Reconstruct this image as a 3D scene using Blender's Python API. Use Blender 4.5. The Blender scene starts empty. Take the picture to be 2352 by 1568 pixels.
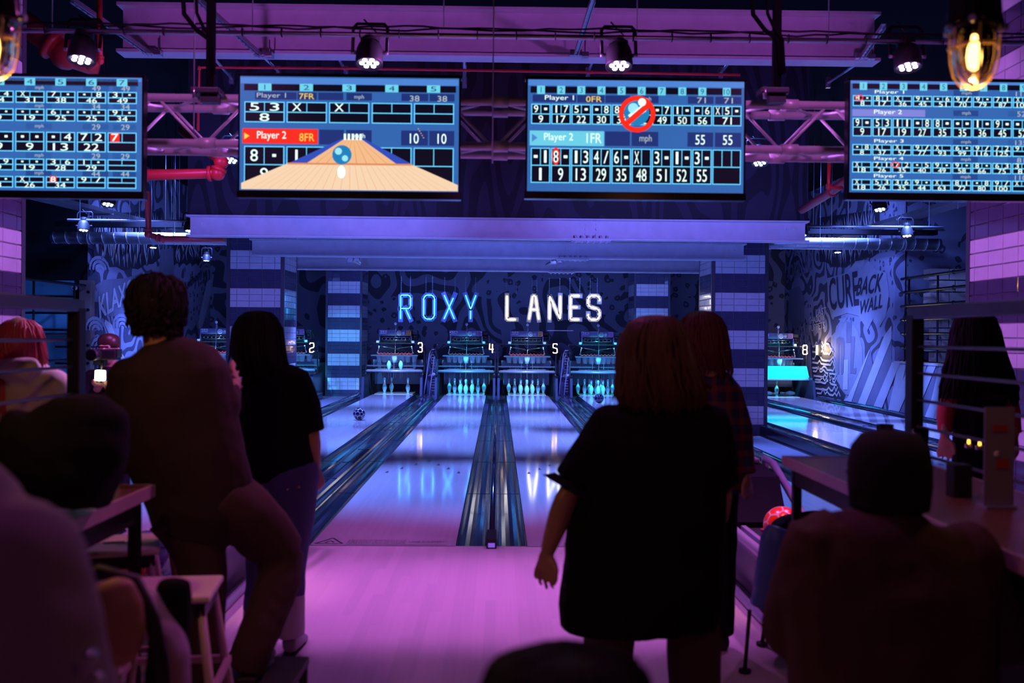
import bpy, bmesh, math, random
from math import sin, cos, pi, radians, atan, tan
from mathutils import Vector, Matrix, Euler
random.seed(7)
scene = bpy.context.scene
C = scene.collection
F = 2287.0            # focal length in pixels of the 2352 wide frame (35 mm)
EYE = Vector((0, 0, 1.525))
YAW, PITCH, ROLL = atan(32/F), atan(14/F), radians(0.48)
CAMROT = (Matrix.Rotation(-YAW, 3, 'Z') @ Matrix.Rotation(pi/2 - PITCH, 3, 'X') @ Matrix.Rotation(ROLL, 3, 'Z'))
def ray(px, py):
    return CAMROT @ Vector(((px-1176)/F, -(py-784)/F, -1.0))
def P(px, py, Y):
    d = ray(px, py); t = (Y-EYE.y)/d.y
    return EYE + d*t
def PX(px, py, X):
    d = ray(px, py); t = (X-EYE.x)/d.x
    return EYE + d*t
def PZ(px, py, z=0.0):
    d = ray(px, py); t = (z-EYE.z)/d.z
    return EYE + d*t

# ---------------------------------------------------------------- materials
def mat(name, col, rough=0.5, metal=0.0, emit=None, estr=1.0, spec=None, alpha=None, trans=0.0, coat=0.0, bump=None):
    m = bpy.data.materials.new(name); m.use_nodes = True
    b = m.node_tree.nodes['Principled BSDF']
    b.inputs['Base Color'].default_value = (*col, 1)
    b.inputs['Roughness'].default_value = rough
    b.inputs['Metallic'].default_value = metal
    if spec is not None: b.inputs['Specular IOR Level'].default_value = spec
    if emit is not None:
        b.inputs['Emission Color'].default_value = (*emit, 1)
        b.inputs['Emission Strength'].default_value = estr
    if trans: b.inputs['Transmission Weight'].default_value = trans
    if coat: b.inputs['Coat Weight'].default_value = coat
    nt = m.node_tree
    # gentle procedural variation of tone so that nothing is perfectly flat
    if emit is None and not trans:
        tc = nt.nodes.new('ShaderNodeTexCoord'); nz = nt.nodes.new('ShaderNodeTexNoise')
        nz.inputs['Scale'].default_value = 6.0; nz.inputs['Detail'].default_value = 4
        nt.links.new(tc.outputs['Object'], nz.inputs['Vector'])
        mr = nt.nodes.new('ShaderNodeMapRange'); mr.inputs['To Min'].default_value = .82; mr.inputs['To Max'].default_value = 1.12
        nt.links.new(nz.outputs['Fac'], mr.inputs['Value'])
        mx = nt.nodes.new('ShaderNodeVectorMath'); mx.operation = 'SCALE'
        mx.inputs[0].default_value = col; nt.links.new(mr.outputs['Result'], mx.inputs['Scale'])
        nt.links.new(mx.outputs['Vector'], b.inputs['Base Color'])
        if bump:
            n2 = nt.nodes.new('ShaderNodeTexNoise'); n2.inputs['Scale'].default_value = bump[0]; n2.inputs['Detail'].default_value = 3
            nt.links.new(tc.outputs['Object'], n2.inputs['Vector'])
            bp = nt.nodes.new('ShaderNodeBump'); bp.inputs['Strength'].default_value = bump[1]; bp.inputs['Distance'].default_value = bump[2] if len(bump) > 2 else .01
            nt.links.new(n2.outputs['Fac'], bp.inputs['Height']); nt.links.new(bp.outputs['Normal'], b.inputs['Normal'])
    return m
def lin(r, g, b):
    f = lambda c: (c/255/12.92 if c/255 <= .04045 else ((c/255+.055)/1.055)**2.4)
    return (f(r), f(g), f(b))

M = {}
M['black'] = mat('black_paint', (.012, .012, .014), .55)
M['black_gloss'] = mat('black_gloss', (.01, .01, .012), .18)
M['darkmetal'] = mat('dark_metal', (.035, .035, .045), .35, .7)
M['steel'] = mat('steel', (.55, .55, .6), .3, .9)
M['chrome'] = mat('chrome', (.8, .8, .85), .12, 1.0)
M['galv'] = mat('galvanised', (.5, .52, .56), .38, .85)
M['white_paint'] = mat('white_paint', (.75, .75, .77), .5)
M['beam'] = mat('beam_paint', (.62, .62, .65), .45, bump=(3, .25, .01))
M['redpipe'] = mat('red_pipe_paint', (.45, .04, .04), .4)
M['grout'] = mat('grout', (.30, .30, .34), .8)
M['tile_l'] = mat('tile_light', (.72, .72, .76), .12, coat=.5)
M['tile_d'] = mat('tile_dark', (.075, .07, .13), .12, coat=.5)
M['trim'] = mat('pillar_trim', (.10, .10, .13), .35, .5)
M['ceil'] = mat('ceiling_paint', (.006, .006, .008), .9, spec=.1)
M['wallblack'] = mat('wall_black', (.008, .008, .010), .9, spec=.1)
M['concrete'] = mat('concrete', (.16, .16, .18), .6, bump=(12, .2, .01))

def bsdf(m): return m.node_tree.nodes['Principled BSDF']
def wood_mat(name, c1, c2, rough, board=.027, strength=1.0, spec=.5):
    """long boards running along Y, each with its own tone"""
    m = mat(name, c1, rough, spec=spec); nt = m.node_tree
    tc = nt.nodes.new('ShaderNodeTexCoord'); sp = nt.nodes.new('ShaderNodeSeparateXYZ')
    nt.links.new(tc.outputs['Object'], sp.inputs[0])
    dv = nt.nodes.new('ShaderNodeMath'); dv.operation = 'DIVIDE'; dv.inputs[1].default_value = board
    nt.links.new(sp.outputs['X'], dv.inputs[0])
    fl = nt.nodes.new('ShaderNodeMath'); fl.operation = 'FLOOR'; nt.links.new(dv.outputs[0], fl.inputs[0])
    dy = nt.nodes.new('ShaderNodeMath'); dy.operation = 'DIVIDE'; dy.inputs[1].default_value = 1.7
    nt.links.new(sp.outputs['Y'], dy.inputs[0])
    ad = nt.nodes.new('ShaderNodeMath'); ad.operation = 'MULTIPLY_ADD'; ad.inputs[1].default_value = .37
    nt.links.new(fl.outputs[0], ad.inputs[0]); nt.links.new(dy.outputs[0], ad.inputs[2])
    f2 = nt.nodes.new('ShaderNodeMath'); f2.operation = 'FLOOR'; nt.links.new(ad.outputs[0], f2.inputs[0])
    cb = nt.nodes.new('ShaderNodeCombineXYZ'); nt.links.new(fl.outputs[0], cb.inputs[0]); nt.links.new(f2.outputs[0], cb.inputs[1])
    wn = nt.nodes.new('ShaderNodeTexWhiteNoise'); wn.noise_dimensions = '3D'; nt.links.new(cb.outputs[0], wn.inputs['Vector'])
    mp = nt.nodes.new('ShaderNodeMapping'); mp.inputs['Scale'].default_value = (90, 1.2, 1); nt.links.new(tc.outputs['Object'], mp.inputs[0])
    gr = nt.nodes.new('ShaderNodeTexNoise'); gr.inputs['Scale'].default_value = 1; gr.inputs['Detail'].default_value = 5; nt.links.new(mp.outputs[0], gr.inputs['Vector'])
    mm = nt.nodes.new('ShaderNodeMath'); mm.operation = 'MULTIPLY_ADD'; mm.inputs[1].default_value = .5
    nt.links.new(wn.outputs['Value'], mm.inputs[0])
    hf = nt.nodes.new('ShaderNodeMath'); hf.operation = 'MULTIPLY'; hf.inputs[1].default_value = .5; nt.links.new(gr.outputs['Fac'], hf.inputs[0])
    nt.links.new(hf.outputs[0], mm.inputs[2])
    mix = nt.nodes.new('ShaderNodeMix'); mix.data_type = 'RGBA'
    mix.inputs[6].default_value = (*c1, 1); mix.inputs[7].default_value = (*c2, 1)
    nt.links.new(mm.outputs[0], mix.inputs[0]); nt.links.new(mix.outputs[2], bsdf(m).inputs['Base Color'])
    # seams
    fr = nt.nodes.new('ShaderNodeMath'); fr.operation = 'FRACT'; nt.links.new(dv.outputs[0], fr.inputs[0])
    bp = nt.nodes.new('ShaderNodeBump'); bp.inputs['Strength'].default_value = .10*strength; bp.inputs['Distance'].default_value = .002
    nt.links.new(gr.outputs['Fac'], bp.inputs['Height']); nt.links.new(bp.outputs['Normal'], bsdf(m).inputs['Normal'])
    return m
M['lane'] = wood_mat('lane_boards', (.60, .53, .52), (.50, .45, .45), .07, strength=.22, spec=.42)
M['approach'] = wood_mat('approach_boards', (.74, .62, .58), (.56, .48, .46), .38, board=.06)
M['carpet'] = mat('carpet', (.16, .16, .20), .95, bump=(180, .3, .004))

def pattern_mat(name, base, dark, scale=1.0, axis='XZ', zebra=False):
    m = mat(name, base, .7); nt = m.node_tree
    tc = nt.nodes.new('ShaderNodeTexCoord')
    mp = nt.nodes.new('ShaderNodeMapping'); mp.inputs['Scale'].default_value = (scale*(1.6 if zebra else 1), scale, scale*(.35 if zebra else 1))
    nt.links.new(tc.outputs['Object'], mp.inputs[0])
    n1 = nt.nodes.new('ShaderNodeTexNoise'); n1.inputs['Scale'].default_value = .62 if not zebra else .9; n1.inputs['Detail'].default_value = 1.2
    nt.links.new(mp.outputs[0], n1.inputs['Vector'])
    mu = nt.nodes.new('ShaderNodeMath'); mu.operation = 'MULTIPLY'; mu.inputs[1].default_value = 58 if not zebra else 70
    nt.links.new(n1.outputs['Fac'], mu.inputs[0])
    sn = nt.nodes.new('ShaderNodeMath'); sn.operation = 'SINE'; nt.links.new(mu.outputs[0], sn.inputs[0])
    g1 = nt.nodes.new('ShaderNodeMath'); g1.operation = 'GREATER_THAN'; g1.inputs[1].default_value = .05; nt.links.new(sn.outputs[0], g1.inputs[0])
    out = g1.outputs[0]
    if not zebra:
        vo = nt.nodes.new('ShaderNodeTexVoronoi'); vo.inputs['Scale'].default_value = 3.8; nt.links.new(mp.outputs[0], vo.inputs['Vector'])
        n3 = nt.nodes.new('ShaderNodeTexNoise'); n3.inputs['Scale'].default_value = 6; nt.links.new(mp.outputs[0], n3.inputs['Vector'])
        a = nt.nodes.new('ShaderNodeMath'); a.operation = 'MULTIPLY_ADD'; a.inputs[1].default_value = .6; nt.links.new(n3.outputs['Fac'], a.inputs[0]); nt.links.new(vo.outputs['Distance'], a.inputs[2])
        lo = nt.nodes.new('ShaderNodeMath'); lo.operation = 'COMPARE'; lo.inputs[1].default_value = .50; lo.inputs[2].default_value = .10; nt.links.new(a.outputs[0], lo.inputs[0])
        sel = nt.nodes.new('ShaderNodeTexNoise'); sel.inputs['Scale'].default_value = .45; nt.links.new(mp.outputs[0], sel.inputs['Vector'])
        sg = nt.nodes.new('ShaderNodeMath'); sg.operation = 'GREATER_THAN'; sg.inputs[1].default_value = .55; nt.links.new(sel.outputs['Fac'], sg.inputs[0])
        mx = nt.nodes.new('ShaderNodeMix'); nt.links.new(sg.outputs[0], mx.inputs[0]); nt.links.new(g1.outputs[0], mx.inputs[2]); nt.links.new(lo.outputs[0], mx.inputs[3])
        out = mx.outputs[0]
    mix = nt.nodes.new('ShaderNodeMix'); mix.data_type = 'RGBA'
    mix.inputs[6].default_value = (*base, 1); mix.inputs[7].default_value = (*dark, 1)
    nt.links.new(out, mix.inputs[0]); nt.links.new(mix.outputs[2], bsdf(m).inputs['Base Color'])
    return m
M['pat_back'] = pattern_mat('mural_rings', (.15, .15, .21), (.03, .03, .045))
M['pat_side'] = pattern_mat('mural_side', (.30, .30, .42), (.07, .07, .11), 1.3)
M['pat_zebra'] = pattern_mat('mural_zebra', (.024, .024, .04), (.008, .008, .013), 1.0, zebra=True)

# ---------------------------------------------------------------- mesh builder
class MB:
    def __init__(s): s.bm = bmesh.new(); s.mats = []
    def mi(s, m):
        if m not in s.mats: s.mats.append(m)
        return s.mats.index(m)
    def quad(s, pts, m):
        f = s.bm.faces.new([s.bm.verts.new(p) for p in pts]); f.material_index = s.mi(m); return f
    def box(s, c, d, m, rot=None, bev=0):
        c = Vector(c); i = s.mi(m)
        g = bmesh.ops.create_cube(s.bm, size=1.0); vs = g['verts']
        for v in vs:
            v.co = Vector((v.co.x*d[0], v.co.y*d[1], v.co.z*d[2]))
        fs = list({f for v in vs for f in v.link_faces})
        for f in fs: f.material_index = i
        if bev:
            es = list({e for v in vs for e in v.link_edges})
            r = bmesh.ops.bevel(s.bm, geom=es, offset=bev, segments=2, affect='EDGES', profile=.6)
            vs = list({v for f in r['faces'] for v in f.verts} | {v for v in vs if v.is_valid})
            for f in {f for v in vs for f in v.link_faces}: f.material_index = i
        for v in vs:
            co = v.co.copy()
            if rot is not None: co = rot @ co
            v.co = co + c
        return vs
    def box2(s, a, b, m, bev=0):
        a = Vector(a); b = Vector(b)
        return s.box((a+b)/2, (abs(b.x-a.x), abs(b.y-a.y), abs(b.z-a.z)), m, None, bev)
    def tube(s, pts, r, m, n=8, cap=True, closed=False, ref=None):
        """pts: points; r: number or list of numbers / (ra, rb) pairs"""
        pts = [Vector(p) for p in pts]; k = len(pts); i = s.mi(m)
        rings = []
        prev = None
        for j, p in enumerate(pts):
            if closed: t = pts[(j+1) % k]-pts[j-1]
            elif j == 0: t = pts[1]-pts[0]
            elif j == k-1: t = pts[-1]-pts[-2]
            else: t = (pts[j+1]-pts[j]).normalized()+(pts[j]-pts[j-1]).normalized()
            if t.length < 1e-9: t = Vector((0, 0, 1))
            t.normalize()
            if ref is not None:
                b = Vector(ref) - t*t.dot(Vector(ref))
            else:
                if prev is None:
                    b = Vector((0, 0, 1)) if abs(t.z) < .9 else Vector((0, 1, 0))
                else: b = prev
                b = b - t*t.dot(b)
            if b.length < 1e-6: b = t.orthogonal()
            b.normalize(); prev = b
            a = t.cross(b)
            rr = r[j] if isinstance(r, (list, tuple)) else r
            ra, rb = rr if isinstance(rr, (tuple, list)) else (rr, rr)
            rings.append([s.bm.verts.new(p + a*(ra*cos(2*pi*q/n)) + b*(rb*sin(2*pi*q/n))) for q in range(n)])
        for j in range(k if closed else k-1):
            A = rings[j]; B = rings[(j+1) % k]
            for q in range(n):
                f = s.bm.faces.new((A[q], A[(q+1) % n], B[(q+1) % n], B[q])); f.material_index = i; f.smooth = True
        if cap and not closed:
            f = s.bm.faces.new(rings[0][::-1]); f.material_index = i
            f = s.bm.faces.new(rings[-1]); f.material_index = i
        return rings
    def cyl(s, a, b, r, m, n=16, r2=None): return s.tube([a, b], [r, r if r2 is None else r2], m, n)
    def lathe(s, prof, m, c=(0, 0, 0), n=24, axis='Z', mats=None):
        c = Vector(c); rings = []
        for (r, z) in prof:
            ring = []
            for q in range(n):
                a = 2*pi*q/n
                v = Vector((r*cos(a), r*sin(a), z)) if axis == 'Z' else Vector((r*cos(a), z, r*sin(a)))
                ring.append(s.bm.verts.new(v+c))
            rings.append(ring)
        for j in range(len(rings)-1):
            i = s.mi(mats[j] if mats else m)
            for q in range(n):
                f = s.bm.faces.new((rings[j][q], rings[j][(q+1) % n], rings[j+1][(q+1) % n], rings[j+1][q])); f.smooth = True; f.material_index = i
        for rg, o in ((rings[0], -1), (rings[-1], 1)):
            if (prof[0] if o < 0 else prof[-1])[0] > 1e-4:
                f = s.bm.faces.new(rg[::-1] if o < 0 else rg); f.material_index = s.mi(m)
    def sphere(s, c, r, m, u=16, v=10):
        i = s.mi(m); r = r if isinstance(r, (tuple, list)) else (r, r, r)
        g = bmesh.ops.create_uvsphere(s.bm, u_segments=u, v_segments=v, radius=1)
        for vv in g['verts']: vv.co = Vector((vv.co.x*r[0]+c[0], vv.co.y*r[1]+c[1], vv.co.z*r[2]+c[2]))
        for f in {f for vv in g['verts'] for f in vv.link_faces}: f.smooth = True; f.material_index = i
    def prism(s, poly, vec, m):
        """closed polygon (3D points) extruded along vec"""
        i = s.mi(m); vec = Vector(vec)
        A = [s.bm.verts.new(p) for p in poly]; B = [s.bm.verts.new(Vector(p)+vec) for p in poly]
        fs = [s.bm.faces.new(A), s.bm.faces.new(B[::-1])]
        for q in range(len(A)):
            fs.append(s.bm.faces.new((A[q], B[q], B[(q+1) % len(A)], A[(q+1) % len(A)])))
        for f in fs: f.material_index = i
    def build(s, name, parent=None, loc=None, recalc=True):
        if recalc: bmesh.ops.recalc_face_normals(s.bm, faces=s.bm.faces[:])
        me = bpy.data.meshes.new(name); s.bm.to_mesh(me); s.bm.free()
        for m in s.mats: me.materials.append(m)
        o = bpy.data.objects.new(name, me); C.objects.link(o)
        if parent is not None: o.parent = parent
        if loc is not None: o.location = loc
        return o
def tag(o, label=None, cat=None, group=None, kind=None):
    if label: o['label'] = label
    if cat: o['category'] = cat
    if group: o['group'] = group
    if kind: o['kind'] = kind
    return o
def thing(name, label, cat, loc=(0, 0, 0), rz=0, group=None):
    o = bpy.data.objects.new(name, None); C.objects.link(o); o.empty_display_size = .1
    o.location = loc; o.rotation_euler = (0, 0, rz)
    return tag(o, label, cat, group)
def struct(mb, name, parent=None):
    o = mb.build(name, parent)
    if parent is None: o['kind'] = 'structure'
    return o
def kids(o): return [c for c in bpy.data.objects if c.parent == o]
def copy_tree(o, loc=None, rz=None, label=None, parent=None):
    c = o.copy(); C.objects.link(c)
    if parent is not None: c.parent = parent
    if loc is not None: c.location = loc
    if rz is not None: c.rotation_euler = (0, 0, rz)
    if label: c['label'] = label
    for k in kids(o): copy_tree(k, parent=c)
    return c
# text as plain mesh data (cached)
_tx = {}
def text_geo(s):
    if s in _tx: return _tx[s]
    cu = bpy.data.curves.new('t', 'FONT'); cu.body = s; cu.size = 1; cu.resolution_u = 3
    o = bpy.data.objects.new('t', cu); C.objects.link(o)
    dg = bpy.context.evaluated_depsgraph_get(); ev = o.evaluated_get(dg); me = ev.to_mesh()
    vs = [v.co.copy() for v in me.vertices]; fs = [list(p.vertices) for p in me.polygons]
    ev.to_mesh_clear(); bpy.data.objects.remove(o); bpy.data.curves.remove(cu)
    x0 = min(v.x for v in vs); x1 = max(v.x for v in vs); y0 = min(v.y for v in vs); y1 = max(v.y for v in vs)
    _tx[s] = (vs, fs, x0, x1, y0, y1); return _tx[s]
def add_text(mb, s, fn, m):
    """fn maps (u,v) in 0..1 of the text's own box to a 3D point"""
    vs, fs, x0, x1, y0, y1 = text_geo(s); i = mb.mi(m)
    V = [mb.bm.verts.new(fn((v.x-x0)/max(x1-x0, 1e-6), (v.y-y0)/max(y1-y0, 1e-6))) for v in vs]
    for f in fs:
        try: nf = mb.bm.faces.new([V[k] for k in f]); nf.material_index = i
        except ValueError: pass
def rect_fn(x0, z0, w, h, y=0):
    return lambda u, v: Vector((x0+u*w, y, z0+v*h))
# ================================================================ setting
XW = 8.25                      # inner face of the side walls
LANES = {1: -7.25, 2: -5.4, 3: -2.65, 4: -.82, 5: .75, 6: 2.58, 7: 5.4, 8: 7.25}
FOUL, DECK, DEND = 7.19, 25.35, 26.45
HL = .525; GW = .235
b = MB(); b.box2((-12.5, -2.5, -.3), (12.5, 29.2, -.13), M['carpet']); struct(b, 'floor')
b = MB(); b.box2((-12.5, -2.5, -.13), (12.5, FOUL, 0), M['approach']); struct(b, 'floor')
b = MB(); b.box2((-12.5, -2.5, 5.4), (12.5, 29.2, 5.6), M['ceil']); struct(b, 'ceiling')
b = MB(); b.box2((-XW, 28.6, -.13), (XW, 28.8, 5.4), M['pat_back']); struct(b, 'wall_back')
b = MB(); b.box2((-12.5, -2.7, -.13), (12.5, -2.5, 5.4), M['wallblack']); struct(b, 'wall_front')
for s, nm in ((-1, 'left'), (1, 'right')):
    b = MB(); b.box2((s*XW, 20.6, -.13), (s*(XW+.2), 28.6, 5.4), M['pat_side']); struct(b, 'wall_'+nm)
    b = MB(); b.box2((s*12.3, -2.5, -.13), (s*12.5, 29.2, 5.4), M['wallblack']); struct(b, 'wall_outer_'+nm)
# ---- tiled pillars
def pillar(name, x0, x1, y0, y1, z1):
    """square pillar faced with real glazed tiles in three-row stripes, dark metal corner trims"""
    b = MB(); b.box2((x0+.012, y0+.012, -.13), (x1-.012, y1-.012, z1), M['grout'])
    TW, TH = .2125, .1068
    def face(o, u, n, L):
        o = Vector(o); u = Vector(u); n = Vector(n)
        nc = int(L/TW)+2; off = .10
        for r in range(1, int((z1+.28)/TH)+1):
            zz = -.28 + r*TH; band = (r//3) % 2
            m = M['tile_l'] if band else M['tile_d']
            for c in range(nc):
                a0 = max(.055, -off+c*TW+.055+.002); a1 = min(L-.055, -off+(c+1)*TW+.055-.002)
                if a1-a0 < .01: continue
                t0 = max(zz+.002, -.13); t1 = min(zz+TH-.002, z1)
                if t1-t0 < .01: continue
                tx = random.uniform(-1, 1)*.0004; tz = random.uniform(-1, 1)*.0003
                i = b.mi(m); dpt = .0
                P0 = []
                for (a, t, e) in ((a0, t0, 0), (a1, t0, 0), (a1, t1, 0), (a0, t1, 0)):
                    P0.append(b.bm.verts.new(o+u*a+Vector((0, 0, t))+n*(-.006)))
                P1 = []
                bv = .004
                for (a, t, sx, sz) in ((a0+bv, t0+bv, -1, -1), (a1-bv, t0+bv, 1, -1), (a1-bv, t1-bv, 1, 1), (a0+bv, t1-bv, -1, 1)):
                    P1.append(b.bm.verts.new(o+u*a+Vector((0, 0, t))+n*(.001+tx*sx+tz*sz)))
                fs = [b.bm.faces.new(P1)]
                for q in range(4): fs.append(b.bm.faces.new((P0[q], P0[(q+1) % 4], P1[(q+1) % 4], P1[q])))
                for f in fs: f.material_index = i
    face((x0, y0, 0), (1, 0, 0), (0, -1, 0), x1-x0)
    if x0 > 0: face((x0, y0, 0), (0, 1, 0), (-1, 0, 0), y1-y0)
    else: face((x1, y0, 0), (0, 1, 0), (1, 0, 0), y1-y0)
    for xx in (x0+.026, x1-.026):
        for yy in (y0+.026, y1-.026):
            b.box2((xx-.03, yy-.03, -.13), (xx+.03, yy+.03, z1), M['trim'])
    o = b.build(name, recalc=True); o['kind'] = 'structure'; return o
for s in (-1, 1):
    a, c = (3.62, 4.58) if s > 0 else (-4.58, -3.62)
    pillar('tiled_pillar', a, c, 16.85, 17.92, 3.6)
    pillar('tiled_pillar', a, c, 26.5, 27.7, 3.4)
    pillar('tiled_pillar', a, c, 6.3, 7.66, 4.2)
# ---- steel beams with bolted splices
def ibeam(name, Y, z, L, hweb, wf=.2, tf=.022, splice=None, holes=False, mt='beam'):
    b = MB(); m = M[mt]
    b.box2((-L, Y-.012, z+tf), (L, Y+.012, z+hweb), m)
    b.box2((-L-.03, Y-wf/2, z), (L+.03, Y+wf/2, z+tf), m)
    b.box2((-L-.03, Y-wf/2, z+hweb), (L+.03, Y+wf/2, z+hweb+tf), m)
    for x in (-L+.14, -L+.24, L-.14, L-.24):
        b.cyl((x, Y-.03, z+hweb-.08), (x, Y, z+hweb-.08), .018, m, 6)
    if splice is not None:
        b.box2((splice-.26, Y-wf/2-.01, z-.014), (splice+.26, Y+wf/2+.01, z), m)
        for k in range(6):
            x = splice-.21+k*.084
            b.cyl((x, Y-wf/2+.03, z-.034), (x, Y-wf/2+.03, z+tf+.035), .016, m, 6)
            b.cyl((x, Y+wf/2-.03, z-.034), (x, Y+wf/2-.03, z+tf+.035), .016, m, 6)
        for k in (-1, 1):
            for q in range(3): b.cyl((splice+k*.07, Y-.035, z+.08+q*.07), (splice+k*.07, Y, z+.08+q*.07), .016, m, 6)
    if holes:
        for k in range(16):
            x = -L+.55+k*(2*L-.9)/15+random.uniform(-.05, .05); b.box2((x-.01, Y-.03, z+hweb+tf), (x+.01, Y, z+hweb+tf+.02), M['black'])
    o = b.build(name); o['kind'] = 'structure'; return o
ZB = 2.80
ibeam('steel_beam', 10.0, 4.29, 3.76, .46, .23, .03, None, True)
ibeam('steel_beam', 13.3, ZB, 4.10, .26, .2, .022, 1.23)
ibeam('steel_beam', 16.55, ZB, 4.08, .26, .2, .022, 1.23)
ibeam('steel_beam', 19.95, ZB, 4.08, .26, .2, .022, 1.26)
# bulkhead standing on the first low beam
b = MB(); b.box2((-4.14, 13.3, ZB+.285), (4.14, 13.5, 5.4), M['pat_zebra']); struct(b, 'wall_bulkhead')
b = MB(); b.box2((-4.14, 13.5, 3.6), (4.14, 28.6, 3.7), M['ceil']); struct(b, 'ceiling')

# ---- bowling lanes
def gutter_profile(x0, x1):
    """half pipe between x0 and x1 as an open strip profile"""
    pts = []; n = 10; c = (x0+x1)/2; r = (x1-x0)/2
    pts.append((x0, -.004))
    for k in range(n+1):
        a = pi - pi*k/n
        pts.append((c+r*.94*cos(a), -.012-.085*sin(pi*k/n)))
    pts.append((x1, -.004))
    return pts
M['gutter'] = mat('gutter_metal', (.16, .18, .26), .11, .9)
M['cap'] = mat('divider_cap', (.06, .06, .08), .2, .6)
M['ink'] = mat('lane_ink', (.05, .04, .06), .4)
def strip(b, prof, y0, y1, m):
    for (p, q) in zip(prof[:-1], prof[1:]):
        f = b.quad([(p[0], y0, p[1]), (q[0], y0, q[1]), (q[0], y1, q[1]), (p[0], y1, p[1])], m); f.smooth = True
def make_lane():
    t = thing('bowling_lane', '', 'bowling lane', (0, FOUL, 0), group='bowling lanes side by side')
    L = DECK-FOUL-.02
    b = MB(); b.box2((-HL, 0, -.06), (HL, L, 0), M['lane']); b.build('lane_surface', t)
    b = MB(); b.box2((-HL+.04, L+.02, -.06), (HL-.04, DEND-FOUL, .012), M['lane']); b.build('pin_deck', t)
    b = MB(); b.box2((-.74, L+.35, -.13), (.74, 20.6, -.06), M['black']); b.build('pit_floor', t)
    for s in (-1, 1):
        x0, x1 = (HL+.004, HL+GW) if s > 0 else (-HL-GW, -HL-.004)
        b = MB(); strip(b, gutter_profile(x0, x1), 0, L+.2, M['gutter'])
        b.box2((x0, 0, -.13), (x1, L+.2, -.105), M['black'])
        for k in range(1, 8): b.box2((x0+.003, k*2.4, -.006), (x1-.003, k*2.4+.004, -.001), M['cap'])
        g = b.build('gutter', t, recalc=False)
    for k in range(7):
        x = (k-3)*.132; y = 4.9-abs(k-3)*.33
        b = MB(); b.bm.faces.new([b.bm.verts.new(p) for p in ((x-.02, y-.12, .001), (x+.02, y-.12, .001), (x, y+.05, .001))]); b.mi(M['ink']); b.build('aiming_arrow', t)
    return t
lane0 = make_lane()
LANE_WHERE = {1: 'farthest lane by the side wall with lettering and zebra strokes, mostly hidden behind standing people',
 2: 'glossy bowling lane ending under glowing number two, beside the striped pillar',
 3: 'glossy bowling lane with a dark ball rolling on it, under glowing number three',
 4: 'glossy bowling lane between numbers three and four, blue letters mirrored in it',
 5: 'glossy bowling lane with white letter glow mirrored in it, ending at number five',
 6: 'bowling lane behind the woman in black, ball rolling near its pins',
 7: 'bowling lane right of the striped pillar with a turquoise reflection on it',
 8: 'bowling lane running beside the wall painted with diagonal stripes'}
LANE_WHERE[1] = 'bowling lane beside the wall with white lettering, mostly hidden behind people'
for n, x in LANES.items():
    o = lane0 if n == 1 else copy_tree(lane0)
    o.location = (x, FOUL, 0); o['label'] = LANE_WHERE[n]
# dividers between the lanes
def divider(x0, x1, kind, label):
    t = thing('lane_divider', label, 'lane divider', ((x0+x1)/2, FOUL, 0)); w = (x1-x0)/2; L = DECK-FOUL+.1
    b = MB(); b.box2((-w, .0, -.13), (w, L, .004), M['cap']); b.build('base_board', t)
    if kind == 'narrow':
        b = MB(); b.tube([(0, 0.04, .012), (0, L, .012)], [(w*.8, .022), (w*.8, .022)], M['gutter'], 10, ref=(0, 0, 1)); b.build('cap_rail', t)
    else:
        for s in (-1, 1):
            b = MB(); strip(b, [(s*w, .0), (s*w*.93, .03), (s*w*.78, .034), (s*w*.7, .01), (s*w*.66, .006)], 0, L, M['gutter']); b.build('cap_rail', t, recalc=False)
        b = MB(); strip(b, [(-w*.62, .005), (-w*.5, .026), (-w*.1, .03), (-w*.04, .012), (w*.04, .012), (w*.1, .03), (w*.5, .026), (w*.62, .005)], 0, L, M['gutter'])
        for k in range(14): b.box2((-w*.5, k*1.32+.5, .026), (w*.5, k*1.32+.515, .032), M['black'])
        b.build('track_cover', t, recalc=False)
        if kind == 'edge': pass
    return t
E = HL+GW
divider(LANES[4]+E, LANES[5]-E, 'narrow', 'narrow shiny divider running from the foul line between numbers four and five')
divider(LANES[3]+E, LANES[4]-E, 'wide', 'wide ball track divider between lanes three and four')
divider(LANES[5]+E, LANES[6]-E, 'wide', 'wide ball track divider behind the woman in black, toward number six')
divider(LANES[1]+E, LANES[2]-E, 'wide', 'ball track divider left of lane two, behind the standing people')
divider(LANES[7]+E, LANES[8]-E, 'wide', 'ball track divider between the two lanes nearest the striped mural')
for x, lb in ((LANES[3]-E-.09, 'edge rail of lane three beside the blue carpet strip'), (LANES[6]+E+.09, 'edge rail of lane six beside the carpet strip with the front pillar'),
              (LANES[2]+E+.09, 'edge rail of lane two beside the carpet strip'), (LANES[7]-E-.09, 'edge rail of the lane with the turquoise reflection'),
              (LANES[8]+E+.09, 'edge rail along the foot of the striped mural'), (LANES[1]-E-.09, 'edge rail along the foot of the lettered mural')):
    divider(x-.09, x+.09, 'wide', lb)
# foul detector box at the foul line
t = thing('foul_detector', 'small black sensor box with violet lens at the foul line', 'sensor', ((LANES[4]+LANES[5])/2, FOUL-.05, 0))
b = MB(); b.box2((-.037, -.04, 0), (.037, .32, .07), M['black'], .006); b.build('housing', t)
b = MB(); b.box2((-.024, -.046, .012), (.024, -.038, .042), mat('violet_lens', (.2, .1, .5), .2, emit=(.25, .12, .8), estr=.7)); b.build('lens', t)
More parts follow.
